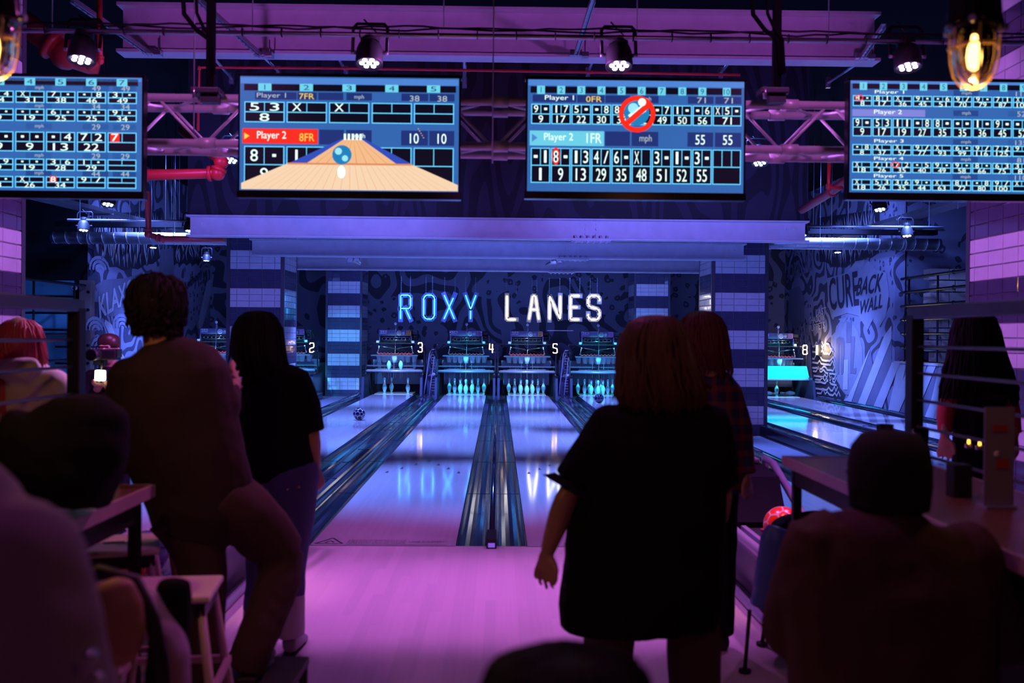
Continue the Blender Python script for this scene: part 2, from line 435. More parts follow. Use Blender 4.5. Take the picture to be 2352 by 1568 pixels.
# warning writing and triangle on the start of lane four
t = thing('foul_line_notice', 'dark warning text and triangle printed at the start of lane four', 'notice', (LANES[4], FOUL, .0015))
b = MB()
def fl(x0, x1, y0, y1):
    return lambda u, v: Vector((x0+u*(x1-x0), y0+v*(y1-y0), 0))
add_text(b, 'PLEASE DO NOT CROSS THE FOUL LINE', fl(-.27, .15, .07, .20), M['ink'])
add_text(b, 'LANE IS SLIPPERY', fl(.18, .44, .10, .17), M['ink'])
b.quad([(-.28, .035, 0), (.46, .035, 0), (.46, .045, 0), (-.28, .045, 0)], M['ink'])
b.build('warning_text', t)
b = MB()
for p, q in (((-.50, .06), (-.40, .26)), ((-.40, .26), (-.30, .06)), ((-.30, .06), (-.50, .06))):
    b.tube([(p[0], p[1], 0), (q[0], q[1], 0)], [(.008, .0008)]*2, M['ink'], 4, ref=(0, 0, 1))
b.tube([(-.43, .09, 0), (-.40, .16, 0), (-.37, .11, 0)], [(.01, .0008)]*3, M['ink'], 4, ref=(0, 0, 1))
b.build('warning_triangle', t)
# long line of trim at the lane starts
b = MB()
for n, x in LANES.items(): b.box2((x-HL, FOUL-.012, 0), (x+HL, FOUL+.006, .0012), M['ink'])
struct(b, 'trim_1')
# ================================================================ overhead rigging
M['truss'] = mat('truss_aluminium', (.72, .72, .76), .4, .25)
# box truss behind the screens
YT = 6.0
t = thing('box_truss', 'pink lit square lattice truss running behind the four scoreboards', 'truss', (0, YT, 2.66))
b = MB()
for (dy, dz) in ((0, 0), (.28, 0), (0, .27), (.28, .27)): b.cyl((-3.55, dy, dz), (3.55, dy, dz), .025, M['truss'], 10)
b.build('chord', t)
b = MB()
for (a, c) in (((0, 0), (0, .27)), ((.28, 0), (.28, .27)), ((0, 0), (.28, 0)), ((0, .27), (.28, .27))):
    x = -3.5; k = 0
    while x < 3.3:
        A, B = (a, c) if k % 2 == 0 else (c, a)
        b.cyl((x, A[0], A[1]), (x+.26, B[0], B[1]), .0095, M['truss'], 6)
        x += .29; k += 1
b.build('lattice', t)
for x in (-3.5, -1.75, 0, 1.75, 3.5):
    for (dy, dz) in ((0, 0), (.28, 0), (0, .27), (.28, .27)):
        b = MB(); b.cyl((x-.05, dy, dz), (x+.05, dy, dz), .034, M['truss'], 10); b.build('coupler', t)
# lighting pole across the room, with cables looped along it
YP = 6.7; ZP = P(1176, 84, YP).z
t = thing('lighting_pole', 'long horizontal steel pole with cables tied along it above the scoreboards', 'pole', (0, YP, ZP))
b = MB(); b.cyl((-4.3, 0, 0), (4.3, 0, 0), .017, M['steel'], 10); b.build('tube', t)
b = MB()
for q in range(2):
    pts = []; x = -3.4
    while x < 3.6:
        pts.append((x, .02*q, .03+.028*abs(sin(x*2.3+q*1.7))+random.uniform(-.004, .006))); x += .12
    b.tube(pts, .007, M['black'], 5)
b.build('cable', t)
for k in range(26):
    b = MB(); x = -3.3+k*.262; b.tube([(x, .024*cos(a*pi/3), .008+.03*sin(a*pi/3)) for a in range(7)], .004, M['black'], 4); b.build('cable_tie', t)
# hanging rods
def rod(px, Y, ytop, ybot, label, m='galv', r=.004):
    p = P(px, ybot, Y); b = MB(); b.cyl((0, 0, 0), (0, 0, 5.4-p.z), r, M[m], 6)
    t = b.build('hanging_rod', None, p); tag(t, label, 'rod', 'thin suspension rods')
    return t
rod(1131, 5.95, 0, 375, 'thin rod hanging between the two middle scoreboards, down past the truss')
rod(445, 5.95, 0, 300, 'thin rod left of the black cable post near the truss')
rod(1019, YP, 0, 70, 'thin rod holding the lighting pole above scoreboard with the bowling animation')
rod(120, YP, 0, 72, 'thin rod holding the lighting pole beside the left amber lamp')
rod(580, YP, 0, 72, 'thin rod holding the lighting pole left of the first middle spotlight')
rod(1463, YP, 0, 78, 'thin rod holding the lighting pole above the right middle spotlight')
rod(1903, YP, 0, 85, 'thin rod holding the lighting pole near the right end of the big beam')
# hoist posts with looped cable
def hoist(px, Y, label):
    p = P(px, 212, Y); t = thing('hoist_post', label, 'hoist', p)
    M['matte'] = M.get('matte') or mat('matte_black', (.004, .004, .005), .95, spec=.08)
    b = MB(); b.box((0, 0, 1.6), (.045, .045, 3.2), M['matte']); b.build('post', t)
    b = MB(); b.box((-.02, 0, .0), (.17, .12, .035), M['darkmetal'], None, .006); b.box((.0, 0, -.04), (.1, .07, .05), M['darkmetal']); b.cyl((-.08, -.05, .02), (-.08, -.05, -.05), .012, M['steel'], 8); b.build('mounting_plate', t)
    b = MB(); s = 1
    pts = [(-.03, -.03, .9), (-.10, -.03, .75), (-.16, -.03, .60), (-.15, -.03, .45), (-.08, -.03, .36), (.0, -.03, .3), (.02, -.03, .1)]
    b.tube(pts, .014, M['matte'], 8); b.tube([(x*.6+.02, y-.02, z) for x, y, z in pts], .01, M['matte'], 8); b.build('looped_cable', t)
hoist(484, 5.9, 'black cable post with looped wire left of the bowling animation scoreboard')
hoist(1783, 5.9, 'black cable post with wire loop right of the third scoreboard')
# slotted channels running away from the camera under the ceiling
def channel(px0, py0, px1, py1, z, label):
    a = PZ(px0, py0, z); c = PZ(px1, py1, z); L = (c-a).length
    t = thing('strut_channel', label, 'strut', a, atan((c.x-a.x)/(a.y-c.y)) if abs(c.y-a.y) > .01 else 0)
    b = MB()
    for s in (-1, 1): b.box((s*.019, L/2, .0), (.004, L, .04), M['galv'])
    b.box((0, L/2, .02), (.042, L, .004), M['galv'])
    n = int(L/.1)
    for k in range(n): b.box((-.012, .05+k*.1, -.019), (.016, .06, .003), M['galv'])
    b.build('rail', t)
    b = MB(); b.box((0, L-.02, .02), (.12, .06, .06), M['steel'], None, .005); b.box((.09, L-.02, 0), (.07, .09, .05), M['steel'], None, .005)
    b.cyl((.09, L-.02, -.03), (.09, L-.02, .15), .007, M['steel'], 6); b.build('beam_clamp', t)
channel(455, 0, 600, 128, 4.26, 'slotted strut running to the big beam above the bowling animation scoreboard')
channel(165, 0, 345, 124, 4.26, 'slotted strut running to the left end of the big beam')
channel(1362, 0, 1322, 128, 4.26, 'slotted strut running to the big beam above the third scoreboard')
channel(2030, 60, 1978, 134, 4.26, 'slotted strut at the right end of the big beam')
# short struts seen behind the big beam
def brace(p0, p1, Y, label):
    a = P(*p0, Y); c = P(*p1, Y+1.2); b = MB()
    d = c-a
    b.tube([(0, 0, 0), d], [(.02, .02)]*2, M['galv'], 4)
    b.box(d, (.05, .05, .12), M['steel'])
    o = b.build('ceiling_brace', None, a); tag(o, label, 'brace', 'short braces behind the big beam')
brace((600, 125), (640, 165), 10.3, 'short brace under the big beam behind the first strut clamp')
brace((770, 120), (795, 165), 10.3, 'short brace above the bowling animation scoreboard')
brace((497, 140), (532, 180), 10.3, 'short brace just left of the bowling animation scoreboard')
brace((1066, 125), (1067, 190), 10.3, 'short upright brace beside the corner of the bowling animation scoreboard')
brace((1365, 130), (1350, 168), 10.3, 'short brace behind the right middle spotlight')
brace((1690, 125), (1655, 168), 10.3, 'short brace above the right end of the third scoreboard')
brace((1985, 135), (1902, 190), 10.3, 'slanted brace between the third and fourth scoreboards')
# pipes
def pipe(pts, r, m, label, name='pipe', cat='pipe', group=None, flange=True, n=12, parts=True):
    t = thing(name, label, cat, pts[0], group=group)
    q = [Vector(p)-Vector(pts[0]) for p in pts]
    b = MB(); b.tube(q, r, m, n); b.build('tube', t)
    if flange:
        for j in range(1, len(q)-1):
            b = MB(); d = (q[j]-q[j-1]).normalized(); b.sphere(q[j], r*1.28, m, 12, 8); b.tube([q[j]-d*r*1.6, q[j]-d*r*1.0], r*1.35, m, n); b.build('elbow', t)
    return t
pipe([P(-120, 330, 8.6), P(200, 372, 8.6), P(330, 402, 8.6), P(500, 398, 8.6), P(508, 372, 8.6), P(420, 300, 10)], .05, M['redpipe'], 'thick red sprinkler pipe with an elbow below the left truss end')
pipe([P(40, 40, 8.3), P(150, 125, 8.4), P(230, 150, 8.5)], .10, M['redpipe'], 'thick red pipe beside the left amber lamp')
pipe([P(228, 0, 7.6), P(230, 140, 7.6), P(200, 158, 7.6)], .022, M['redpipe'], 'thin red upright pipe beside the far left spotlight')
pipe([P(455, 300, 9.0), P(458, 155, 9.0), P(800, 157, 9.4), P(1360, 166, 9.4), P(1700, 172, 9.4)], .012, M['redpipe'], 'thin red pipe running along under the big beam')
pipe([P(2000, 372, 9.3), P(1910, 440, 11.3), P(1842, 482, 12.9)], .05, M['redpipe'], 'red pipe slanting toward the zebra bulkhead on the right side')
pipe([P(1905, 372, 9.2), P(1903, 430, 9.2), P(1935, 432, 9.2)], .018, M['redpipe'], 'thin red drop pipe behind the fourth scoreboard edge')
pipe([P(340, 440, 14.2), P(341, 538, 14.2), P(372, 549, 14.2), P(515, 549, 14.2)], .045, M['redpipe'], 'dark red pipe dropping in front of the spiral duct at left')
# spiral ducts
def duct(x0, x1, Y, z, r, label):
    t = thing('spiral_duct', label, 'duct', (x0, Y, z)); L = x1-x0
    b = MB(); b.cyl((0, 0, 0), (L, 0, 0), r, M['galv'], 24); b.build('tube', t)
    b = MB(); k = 0; s = .22 if L > 0 else -.22
    for k in range(int(abs(L)/.22)):
        pts = [(s*k+s*.5*a/12, (r+.003)*cos(a*pi/6), (r+.003)*sin(a*pi/6)) for a in range(13)]
        b.tube(pts, .006, M['steel'], 4)
    b.build('seam', t)
    for k in (.15, .5, .85):
        b = MB(); b.cyl((L*k, 0, r), (L*k, 0, 5.4-z), .005, M['galv'], 5); b.tube([(L*k, (r+.006)*cos(a*pi/8), (r+.006)*sin(a*pi/8)) for a in range(16)], .006, M['galv'], 4, closed=True); b.build('hanger', t)
duct(-8.15, -3.7, 18.3, P(300, 547, 18.3).z, .11, 'blue lit spiral duct crossing the left bay')
duct(8.15, 3.7, 18.3, P(1950, 560, 18.3).z, .11, 'blue lit spiral duct crossing the right bay')
b = MB(); b.box2((-8.2, 18.5, 3.47), (-3.7, 18.7, 3.56), M['wallblack']); o = b.build('duct_support'); tag(o, 'dark bar just above the left spiral duct', 'bar')
b = MB(); b.box2((8.2, 18.5, 3.47), (3.7, 18.7, 3.56), M['wallblack']); o = b.build('duct_support'); tag(o, 'dark bar just above the right spiral duct', 'bar')
# perforated cable trays running down the side bays
def tray(px0, py0, px1, py1, z, w, label):
    a = PZ(px0, py0, z); c = PZ(px1, py1, z); L = (c-a).length
    t = thing('cable_tray', label, 'cable tray', a, -math.atan2(c.x-a.x, c.y-a.y))
    b = MB(); b.box((0, L/2, 0), (w, L, .006), M['galv'])
    for s in (-1, 1): b.box((s*w/2, L/2, .03), (.006, L, .07), M['galv'])
    b.build('tray', t)
    for k in range(3):
        b = MB(); y = L*(.15+.35*k)
        b.box((0, y, -.02), (w+.12, .04, .03), M['steel'])
        for s in (-1, 1): b.cyl((s*(w/2+.03), y, 0), (s*(w/2+.03), y, 5.4-z), .006, M['galv'], 5)
        b.build('hanger', t)
tray(-40, 425, 420, 535, 3.75, .38, 'wide cable tray slanting away over the left bay')
tray(2330, 432, 1930, 548, 3.75, .38, 'wide cable tray slanting away over the right bay')
# ---- LED par spotlights
M['led'] = mat('led_violet', (.9, .8, 1), .3, emit=(.75, .55, 1), estr=9)
M['ledb'] = mat('led_blue', (.6, .7, 1), .3, emit=(.45, .6, 1), estr=9)
def make_par(m):
    t = thing('spotlight', '', 'spotlight', group='LED spotlights under the ceiling')
    b = MB(); b.lathe([(.001, .15), (.05, .15), (.075, .13), (.088, .09), (.092, .0), (.092, -.012), (.082, -.012), (.08, .0), (.001, .0)], M['black'], n=24)
    for k in range(5): b.lathe([(.06, .152+k*.008), (.066, .152+k*.008), (.066, .156+k*.008), (.06, .156+k*.008)], M['black'], n=20)
    b.build('housing', t)
    b = MB()
    for k in range(7):
        a = k*pi/3; x, y = (0, 0) if k == 6 else (.048*cos(a), .048*sin(a))
        b.sphere((x, y, -.004), (.017, .017, .009), m, 10, 6)
    b.build('led_lens', t)
    b = MB()
    b.tube([(-.115, 0, .07), (-.115, 0, .26), (-.09, 0, .29), (.09, 0, .29), (.115, 0, .26), (.115, 0, .07)], [(.012, .003)]*6, M['darkmetal'], 6, ref=(0, 1, 0))
    b.cyl((-.125, 0, .07), (-.088, 0, .07), .012, M['steel'], 8); b.cyl((.125, 0, .07), (.088, 0, .07), .012, M['steel'], 8)
    b.tube([(.02, .02, .19), (.04, .03, .24), (-.02, .02, .3), (-.05, .01, .33)], .006, M['black'], 5)
    b.build('yoke', t)
    return t
parV = make_par(M['led']); parB = make_par(M['ledb'])
PARS = []
def put_par(proto, px, py, Y, label, tilt=(0, 0), first=[]):
    o = proto if proto.name not in first else copy_tree(proto)
    first.append(proto.name)
    p = P(px, py, Y); o.location = p; o.rotation_euler = (radians(tilt[0]), radians(tilt[1]), 0); o['label'] = label
    PARS.append((p, proto is parV)); return o
put_par(parV, 187, 136, YP, 'violet spotlight hanging above the far left scoreboard', (-12, 0))
put_par(parV, 848, 144, YP, 'violet spotlight above the bowling animation scoreboard', (-14, 0))
put_par(parV, 1422, 150, YP, 'violet spotlight above the third scoreboard', (-14, 0))
put_par(parV, 2086, 152, YP, 'violet spotlight left of the right amber lamp', (-12, 0))
put_par(parB, 530, 368, 10.6, 'small blue spotlight at the elbow of the red pipe', (-20, 0))
put_par(parB, 1745, 374, 10.6, 'small blue spotlight below the right truss end', (-20, 0))
put_par(parB, 248, 469, 12.5, 'blue spotlight over the left bay, nearest of that bay', (-16, 0))
put_par(parB, 192, 528, 15.3, 'blue spotlight on the pole over the left bay above the duct', (-12, 0))
put_par(parB, 352, 568, 20, 'blue spotlight below the duct near the zebra strokes at left', (-8, 0))
put_par(parB, 474, 598, 23, 'farthest blue spotlight of the left bay beside the front pillar', (-6, 0))
put_par(parB, 436, 530, 15.3, 'blue spotlight beside the left end of the lower beam', (-12, 0))
put_par(parB, 2021, 481, 12.5, 'blue spotlight over the right bay under the fourth scoreboard', (-16, 0))
put_par(parB, 2083, 541, 15.3, 'blue spotlight on the pole over the right bay', (-12, 0))
put_par(parB, 1842, 540, 15.3, 'blue spotlight beside the right end of the lower beam', (-12, 0))
put_par(parB, 1924, 579, 20, 'blue spotlight below the duct near the zebra strokes at right', (-8, 0))
for (x0, x1, py, lb) in ((155, 440, 505, 'thin spotlight pole over the left bay'), (1835, 2167, 519, 'thin spotlight pole over the right bay')):
    a = P(x0, py, 15.3); c = P(x1, py, 15.3); c.z = a.z
    b = MB(); b.cyl((0, 0, 0), c-a, .02, M['galv'], 8)
    for k in (.1, .5, .9): b.cyl((c-a)*k, (c-a)*k+Vector((0, 0, 5.4-a.z)), .006, M['galv'], 5)
    o = b.build('lighting_pole', None, a); tag(o, lb, 'pole')
for k, (px, py, Y, lb) in enumerate(((210, 500, 17, 'left bay'), (2100, 510, 17, 'right bay'))):
    pass
for (px, py, Y, lb) in ((238, 480, 13.5, 'hanging wire beside the nearest blue spotlight of the left bay'), (320, 535, 16, 'hanging wire in front of the zebra strokes at left'),
                    (398, 540, 16, 'hanging wire right of the left zebra strokes'), (380, 530, 18, 'hanging wire left of the lower beam end'),
                    (1910, 530, 16, 'hanging wire in front of the zebra strokes at right'), (1988, 520, 16, 'hanging wire beside the right bay spotlight'),
                    (2070, 505, 14, 'hanging wire over the right spiral duct'), (2200, 480, 12, 'hanging wire beside the near right pillar')):
    rod(px, Y, 0, py, lb, r=.006)

for (px, py, Y, lb, s_) in ((805, 594, 17.4, 'small strut clamp hanging under the third low beam, left of the middle', 1), (1271, 598, 17.4, 'small strut clamp hanging beside the bolted splice of the low beams', -1)):
    p = P(px, py, Y); t = thing('strut_clamp', lb, 'clamp', p)
    b = MB(); b.tube([(-.22*s_, -.35, .10), (.10*s_, .5, -.05)], [(.022, .03)]*2, M['galv'], 4); b.build('short_strut', t)
    b = MB(); b.box((0, 0, .0), (.10, .10, .12), M['steel'], None, .008); b.box((.11, 0, .02), (.09, .09, .10), M['steel'], None, .008); b.cyl((0, 0, 0), (0, 0, 3.65-p.z), .008, M['galv'], 6); b.build('bracket', t)
# ---- amber bulkhead lamps with wire cages
M['glass'] = mat('clear_glass', (1, .95, .9), .03, trans=1.0)
M['amber'] = mat('filament', (1, .6, .2), .3, emit=(1, .50, .12), estr=60)
M['amber2'] = mat('bulb_glow', (1, .6, .2), .4, emit=(1, .55, .14), estr=24)
M['brass'] = mat('cage_brass', (.85, .55, .22), .35, .3)
def lamp(px, py, Y, label):
    t = thing('cage_lamp', label, 'lamp', P(px, py, Y))
    b = MB(); b.lathe([(.001, .17), (.03, .168), (.052, .15), (.062, .11), (.066, .055), (.07, .04), (.07, .028), (.001, .028)], M['black_gloss'], n=28)
    b.cyl((0, 0, .165), (0, 0, 3), .008, M['black'], 8)
    for a in (0, 2.1, 4.2): b.cyl((.066*cos(a), .066*sin(a), .035), (.085*cos(a), .085*sin(a), .035), .009, M['steel'], 8)
    b.build('cap', t)
    b = MB(); b.lathe([(.052, .028), (.054, .0), (.052, -.05), (.044, -.085), (.028, -.106), (.001, -.114)], M['glass'], n=28)
    b.lathe([(.049, .028), (.051, .0), (.049, -.05), (.041, -.083), (.026, -.102), (.001, -.11)], M['glass'], n=28); b.build('glass_jar', t, recalc=False)
    b = MB()
    for k in range(6):
        a = k*pi/3+.3
        b.tube([(r*cos(a), r*sin(a), z) for r, z in ((.062, .03), (.063, .0), (.061, -.05), (.052, -.09), (.034, -.113), (.004, -.124))], .0028, M['brass'], 6)
    b.tube([(.0625*cos(a*pi/8), .0625*sin(a*pi/8), -.02) for a in range(16)], .0028, M['brass'], 6, closed=True); b.build('wire_cage', t)
    b = MB(); b.lathe([(.020, .03), (.024, .01), (.040, -.02), (.043, -.045), (.032, -.082), (.001, -.096)], M['amber2'], n=18); b.build('bulb', t)
    b = MB()
    for k in range(4):
        a = k*pi/2+.4; b.tube([(.012*cos(a), .012*sin(a), .01), (.034*cos(a), .034*sin(a), -.03), (.03*cos(a+.3), .03*sin(a+.3), -.065)], .0035, M['amber'], 6)
    b.build('filament', t)
    l = bpy.data.lights.new('lamp_glow', 'POINT'); l.energy = 3 if px > 1000 else 9; l.color = (1, .45, .12); l.shadow_soft_size = .03
    lo = bpy.data.objects.new('lamp_glow', l); C.objects.link(lo); lo.location = P(px, py, Y)+Vector((0, 0, -.06)); lo.location.z -= .1
lamp(2238, 92, 2.55, 'glowing amber cage lamp hanging above the fourth scoreboard')
lamp(-18, 72, 2.55, 'amber cage lamp cut by the left frame edge, above the first scoreboard')

# ================================================================ scoreboards
def emis(name, rgb, s=1.0): return mat(name, (.02, .02, .02), .35, emit=lin(*rgb), estr=s)
S = dict(bg=emis('screen_blue', (52, 104, 178)), bar=emis('screen_bar', (80, 135, 215)), dk=emis('screen_black', (8, 10, 30)), dkb=emis('screen_navy', (32, 52, 120)),
         ln=emis('screen_cyan', (100, 205, 250), 1.3), bd=emis('screen_badge', (110, 215, 240)), tx=emis('screen_white', (225, 250, 245), 1.3), tg=emis('screen_grey_text', (180, 195, 210)),
         rd=emis('screen_red', (235, 40, 25), 1.3), yl=emis('screen_yellow', (255, 215, 90)), cy=emis('screen_player', (110, 210, 235)), lv=emis('screen_lilac', (130, 135, 220)),
         w1=emis('screen_wood', (245, 190, 140)), w2=emis('screen_wood_light', (250, 215, 180)), w3=emis('screen_wood_line', (225, 140, 90)), gb=emis('screen_gutter', (50, 80, 190)), bl=emis('screen_ball', (30, 130, 190)), bl2=emis('screen_ball_light', (160, 235, 250)))
YS = 5.6; K = YS/F
class Screen:
    def __init__(s, cx, cy): s.cx = cx; s.cy = cy; s.b = MB()
    def q(s, x, y, l): return Vector(((x-s.cx)*K, -.0315-l*.0004, -(y-s.cy)*K))
    def rect(s, x0, y0, x1, y1, m, l=1): s.b.quad([s.q(x0, y1, l), s.q(x1, y1, l), s.q(x1, y0, l), s.q(x0, y0, l)], S[m])
    def poly(s, pts, m, l): s.b.quad([s.q(x, y, l) for x, y in pts], S[m])
    def disc(s, x, y, r, m, l, r0=0, ry=1.0):
        n = 28
        if r0:
            for k in range(n):
                a, c = 2*pi*k/n, 2*pi*(k+1)/n
                s.poly([(x+r*cos(a), y+r*sin(a)*ry), (x+r0*cos(a), y+r0*sin(a)*ry), (x+r0*cos(c), y+r0*sin(c)*ry), (x+r*cos(c), y+r*sin(c)*ry)], m, l)
        else: s.poly([(x+r*cos(2*pi*k/n), y+r*sin(2*pi*k/n)*ry) for k in range(n)], m, l)
    def text(s, t, x, y, h, m='tx', l=4, w=None):
        """centred on x, y; h = height in px; w = width"""
        if not t: return
        if t == '-': r_ = min(h*.2, 4.2); s.rect(x-r_, y-r_*.75, x+r_, y+r_*.75, m, l); return
        if w is None:
            g = text_geo(t); w = (g[3]-g[2])/max(.72, g[5]-g[4])*h
        if h < 10.5: w *= 1.25
        if t == '1': w = min(w, h*.2)
        x0 = x-w/2; y0 = y+h/2
        add_text(s.b, t, lambda u, v: s.q(x0+u*w, y0-v*h, l), S[m])
        return
    def box(s, x0, y0, x1, y1, lw=2):
        s.rect(x0, y0, x1, y1, 'ln', 2); s.rect(x0+lw, y0+lw, x1-lw, y1-lw, 'dk', 3)
    def frame(s, x0, y0, x1, y1, top, bot, th=13, n=2, nw=None, red=None):
        s.box(x0, y0, x1, y1); ym = (y0+y1)/2; s.rect(x0, ym-1, x1, ym+1, 'ln', 4)
        for k in range(1, n): xx = x0+(x1-x0)*k/n; s.rect(xx-.8, y0, xx+.8, ym, 'ln', 4)
        cs = top.split(' ') if top else []
        for k, c in enumerate(cs):
            if not c: continue
            xx = x0+(x1-x0)*(k+.5)/n; yy = (y0+ym)/2
            if red == k: s.rect(xx-th*.62, yy-th*.6, xx+th*.62, yy+th*.6, 'rd', 4)
            s.text(c, xx, yy, th, 'tx', 5, w=None if nw is None or c in '-' else nw)
        if bot: s.text(bot, (x0+x1)/2, (ym+y1)/2, th, 'tx', 5, w=None if nw is None else nw*len(bot)*1.05)
def television(cx, label, draw, x0, y0, x1, y1, cyy):
    """photo pixel frame of the lit screen; cx, cyy centre"""
    p = P(cx, cyy, YS); t = thing('scoreboard', label, 'television', p)
    W = (x1-x0)*K; H = (y1-y0)*K; oz = -((y0+y1)/2-cyy)*K; ox = ((x0+x1)/2-cx)*K
    bz = .010; bb = .042
    b = MB()
    b.box((ox, .0, oz), (W+.01, .058, H+.01), M['black'])
    b.box((ox, -.002, oz+H/2+.008), (W+2*bz+.01, .062, .018), M['black_gloss']); b.box((ox, -.002, oz-H/2-bb/2), (W+2*bz+.01, .066, bb), M['black_gloss'], None, .003)
    for s_ in (-1, 1): b.box((ox+s_*(W/2+bz/2), -.002, oz), (bz, .062, H+.02), M['black_gloss'])
    b.build('bezel', t)
    b = MB(); b.box((ox, .045, oz), (W*.6, .05, H*.6), M['black'], None, .01); b.box((ox, .12, oz+.02), (.3, .12, .22), M['darkmetal'])
    for s_ in (-1, 1): b.box((ox+s_*.17, .22, oz+.02), (.04, .3, .03), M['darkmetal']); b.box((ox+s_*.17, .4, oz+.05), (.05, .07, .34), M['darkmetal'])
    b.build('wall_bracket', t)
    s = Screen(cx, cyy); s.rect(x0, y0, x1, y1, 'bg', 0); draw(s); s.b.build('screen', t, recalc=False)
def hdr(s, xs, y, w, h, y0, y1, xa, xb, nums):
    s.rect(xa, y0, xb, y1, 'dk', 1)
    for x, n in zip(xs, nums): s.rect(x-w/2, y-h/2, x+w/2, y+h/2, 'bd', 2); s.text(str(n), x, y, h*.66, 'dkb', 4, w=None if w < 22 else 13)
def d2(s):
    s.rect(557, 184, 1052, 198, 'bar', 1)
    hdr(s, (612, 706, 803, 900, 995), 206, 30, 17, 199, 214, 565, 1046, (1, 2, 3, 4, 5))
    for x0, x1 in ((590, 684), (686, 730), (733, 790), (797, 855), (922, 983), (986, 1043)): s.rect(x0, 217, x1, 234, 'dkb', 1)
    s.text('Player 1', 627, 226, 14, 'tg', w=66); s.text('7FR', 707, 226, 13, 'yl', w=34); s.text('mph', 826, 227, 12, 'tg'); s.text('38', 952, 228, 13, 'tg', w=22); s.text('38', 1015, 228, 13, 'tg', w=22)
    xs = [566, 662, 758, 855, 951]
    for x, tp, bt in zip(xs, ('5 3', 'X ', 'X ', ' ', ' '), ('8', '', '', '', '')): s.frame(x, 239, x+91, 286, tp, bt, 18, nw=21)
    s.rect(562, 300, 733, 334, 'rd', 2); s.text('Player 2', 628, 317, 22, w=66); s.text('8FR', 708, 319, 18, 'yl', w=34); s.poly([(566, 310), (578, 317), (566, 325)], 'yl', 3)
    for x0, x1 in ((736, 792), (797, 855), (922, 983), (986, 1043)): s.rect(x0, 301, x1, 335, 'dkb', 1)
    s.text('10', 952, 319, 23, w=20); s.text('10', 1015, 319, 23, w=20)
    for x, tp, bt in zip(xs, ('8 -', '1 -', ' ', ' ', ' '), ('9', '', '', '', '')): s.frame(x, 340, x+91, 424, tp, bt, 27, nw=17)
    s.poly([(560, 438), (560, 424), (662, 380), (950, 380), (1052, 424), (1052, 438)], 'w2', 7)
    s.poly([(668, 378), (786, 322), (840, 322), (948, 378)], 'gb', 6); s.poly([(706, 379), (793, 322), (832, 322), (914, 379)], 'w1', 7)
    s.rect(664, 377, 948, 381, 'w3', 8)
    for k in range(1, 9):
        f = k/9; s.poly([(706+208*f-.8, 378), (706+208*f+.8, 378), (793+39*f+.3, 323), (793+39*f-.3, 323)], 'w3', 8)
    for k in range(1, 24):
        f = k/24; s.poly([(560+492*f-.4, 437), (560+492*f+.4, 437), (662+288*f+.3, 382), (662+288*f-.3, 382)], 'w3', 8)
    for k in range(5): s.rect(792+k*9, 310, 797+k*9, 324, 'tx', 9)
    s.text('mph', 828, 316, 14, 'tx', 9, w=24)
    s.disc(788, 358, 22, 'bl', 9); s.disc(780, 350, 8, 'bl2', 10); s.disc(795, 366, 7, 'bl2', 10); s.disc(787, 397, 9, 'tx', 9, ry=1.6)
    for k in range(5): s.rect(960+k*3, 296+k*5, 962+k*3, 298+k*5, 'w1', 5)
television(805, 'scoreboard screen with five frames and a bowling ball animation', d2, 556, 181, 1053, 440, 318)
def d3(s):
    s.rect(1212, 189, 1706, 202, 'bar', 1)
    xs = [1219+46.2*k for k in range(10)]
    hdr(s, [1241, 1287, 1333, 1379, 1425, 1471, 1517, 1564, 1610, 1666], 212, 18, 19, 204, 219, 1217, 1700, range(1, 11))
    for x0, x1 in ((1222, 1322), (1324, 1386), (1388, 1445), (1449, 1510), (1577, 1636), (1640, 1700)): s.rect(x0, 223, x1, 240, 'dkb', 1)
    s.text('Player 1', 1283, 231, 14, 'tx', w=66); s.text('0FR', 1362, 232, 13, 'yl', w=36); s.text('mph', 1482, 231, 12, 'tg'); s.text('71', 1608, 232, 13, 'tg', w=20); s.text('71', 1670, 232, 13, 'tg', w=20)
    tp = ('9 -', '1 7', '5 -', '- 8', '8 -', '- 6', '- 7', '1 -', '- 6', 'X 5 -'); bt = ('9', '17', '22', '30', '38', '42', '49', '50', '56', '71')
    for k, x in enumerate(xs): s.frame(x, 244, x+44 if k < 9 else 1700, 290, tp[k], bt[k], 17, 3 if k == 9 else 2, nw=10)
    s.rect(1216, 305, 1386, 339, 'cy', 2); s.text('Player 2', 1282, 321, 22, 'tx', w=66); s.text('1FR', 1363, 321, 22, 'tx', w=34); s.poly([(1221, 312), (1234, 321), (1221, 331)], 'bar', 3)
    for x0, x1 in ((1388, 1445), (1449, 1510), (1577, 1636), (1640, 1700)): s.rect(x0, 305, x1, 338, 'dkb', 1)
    s.text('mph', 1481, 322, 20, 'tg', w=28); s.text('55', 1606, 322, 22, w=22); s.text('55', 1669, 322, 22, w=22)
    tp = ('- 1', '8 -', '1 3', '4 /', '6 -', 'X ', '3 -', '1 -', '3 -', ''); bt = ('1', '9', '13', '29', '35', '48', '51', '52', '55', '')
    for k, x in enumerate(xs): s.frame(x, 344, x+44 if k < 9 else 1700, 424, tp[k], bt[k], 28, 3 if k == 9 else 2, nw=11)
    s.disc(1276, 363, 9, 'rd', 7, 6.5, 2.2)
    s.disc(1460, 262, 29, 'bl', 8); s.disc(1452, 252, 12, 'bl2', 9); s.poly([(1440, 268), (1470, 246), (1482, 258), (1450, 280)], 'tx', 9)
    s.disc(1461, 265, 42, 'rd', 9, 31); s.poly([(1426, 288), (1436, 296), (1496, 244), (1486, 236)], 'rd', 10); s.disc(1472, 238, 9, 'tx', 10)
television(1459, 'scoreboard screen with ten frames and a crossed out ball symbol', d3, 1211, 188, 1706, 443, 318)
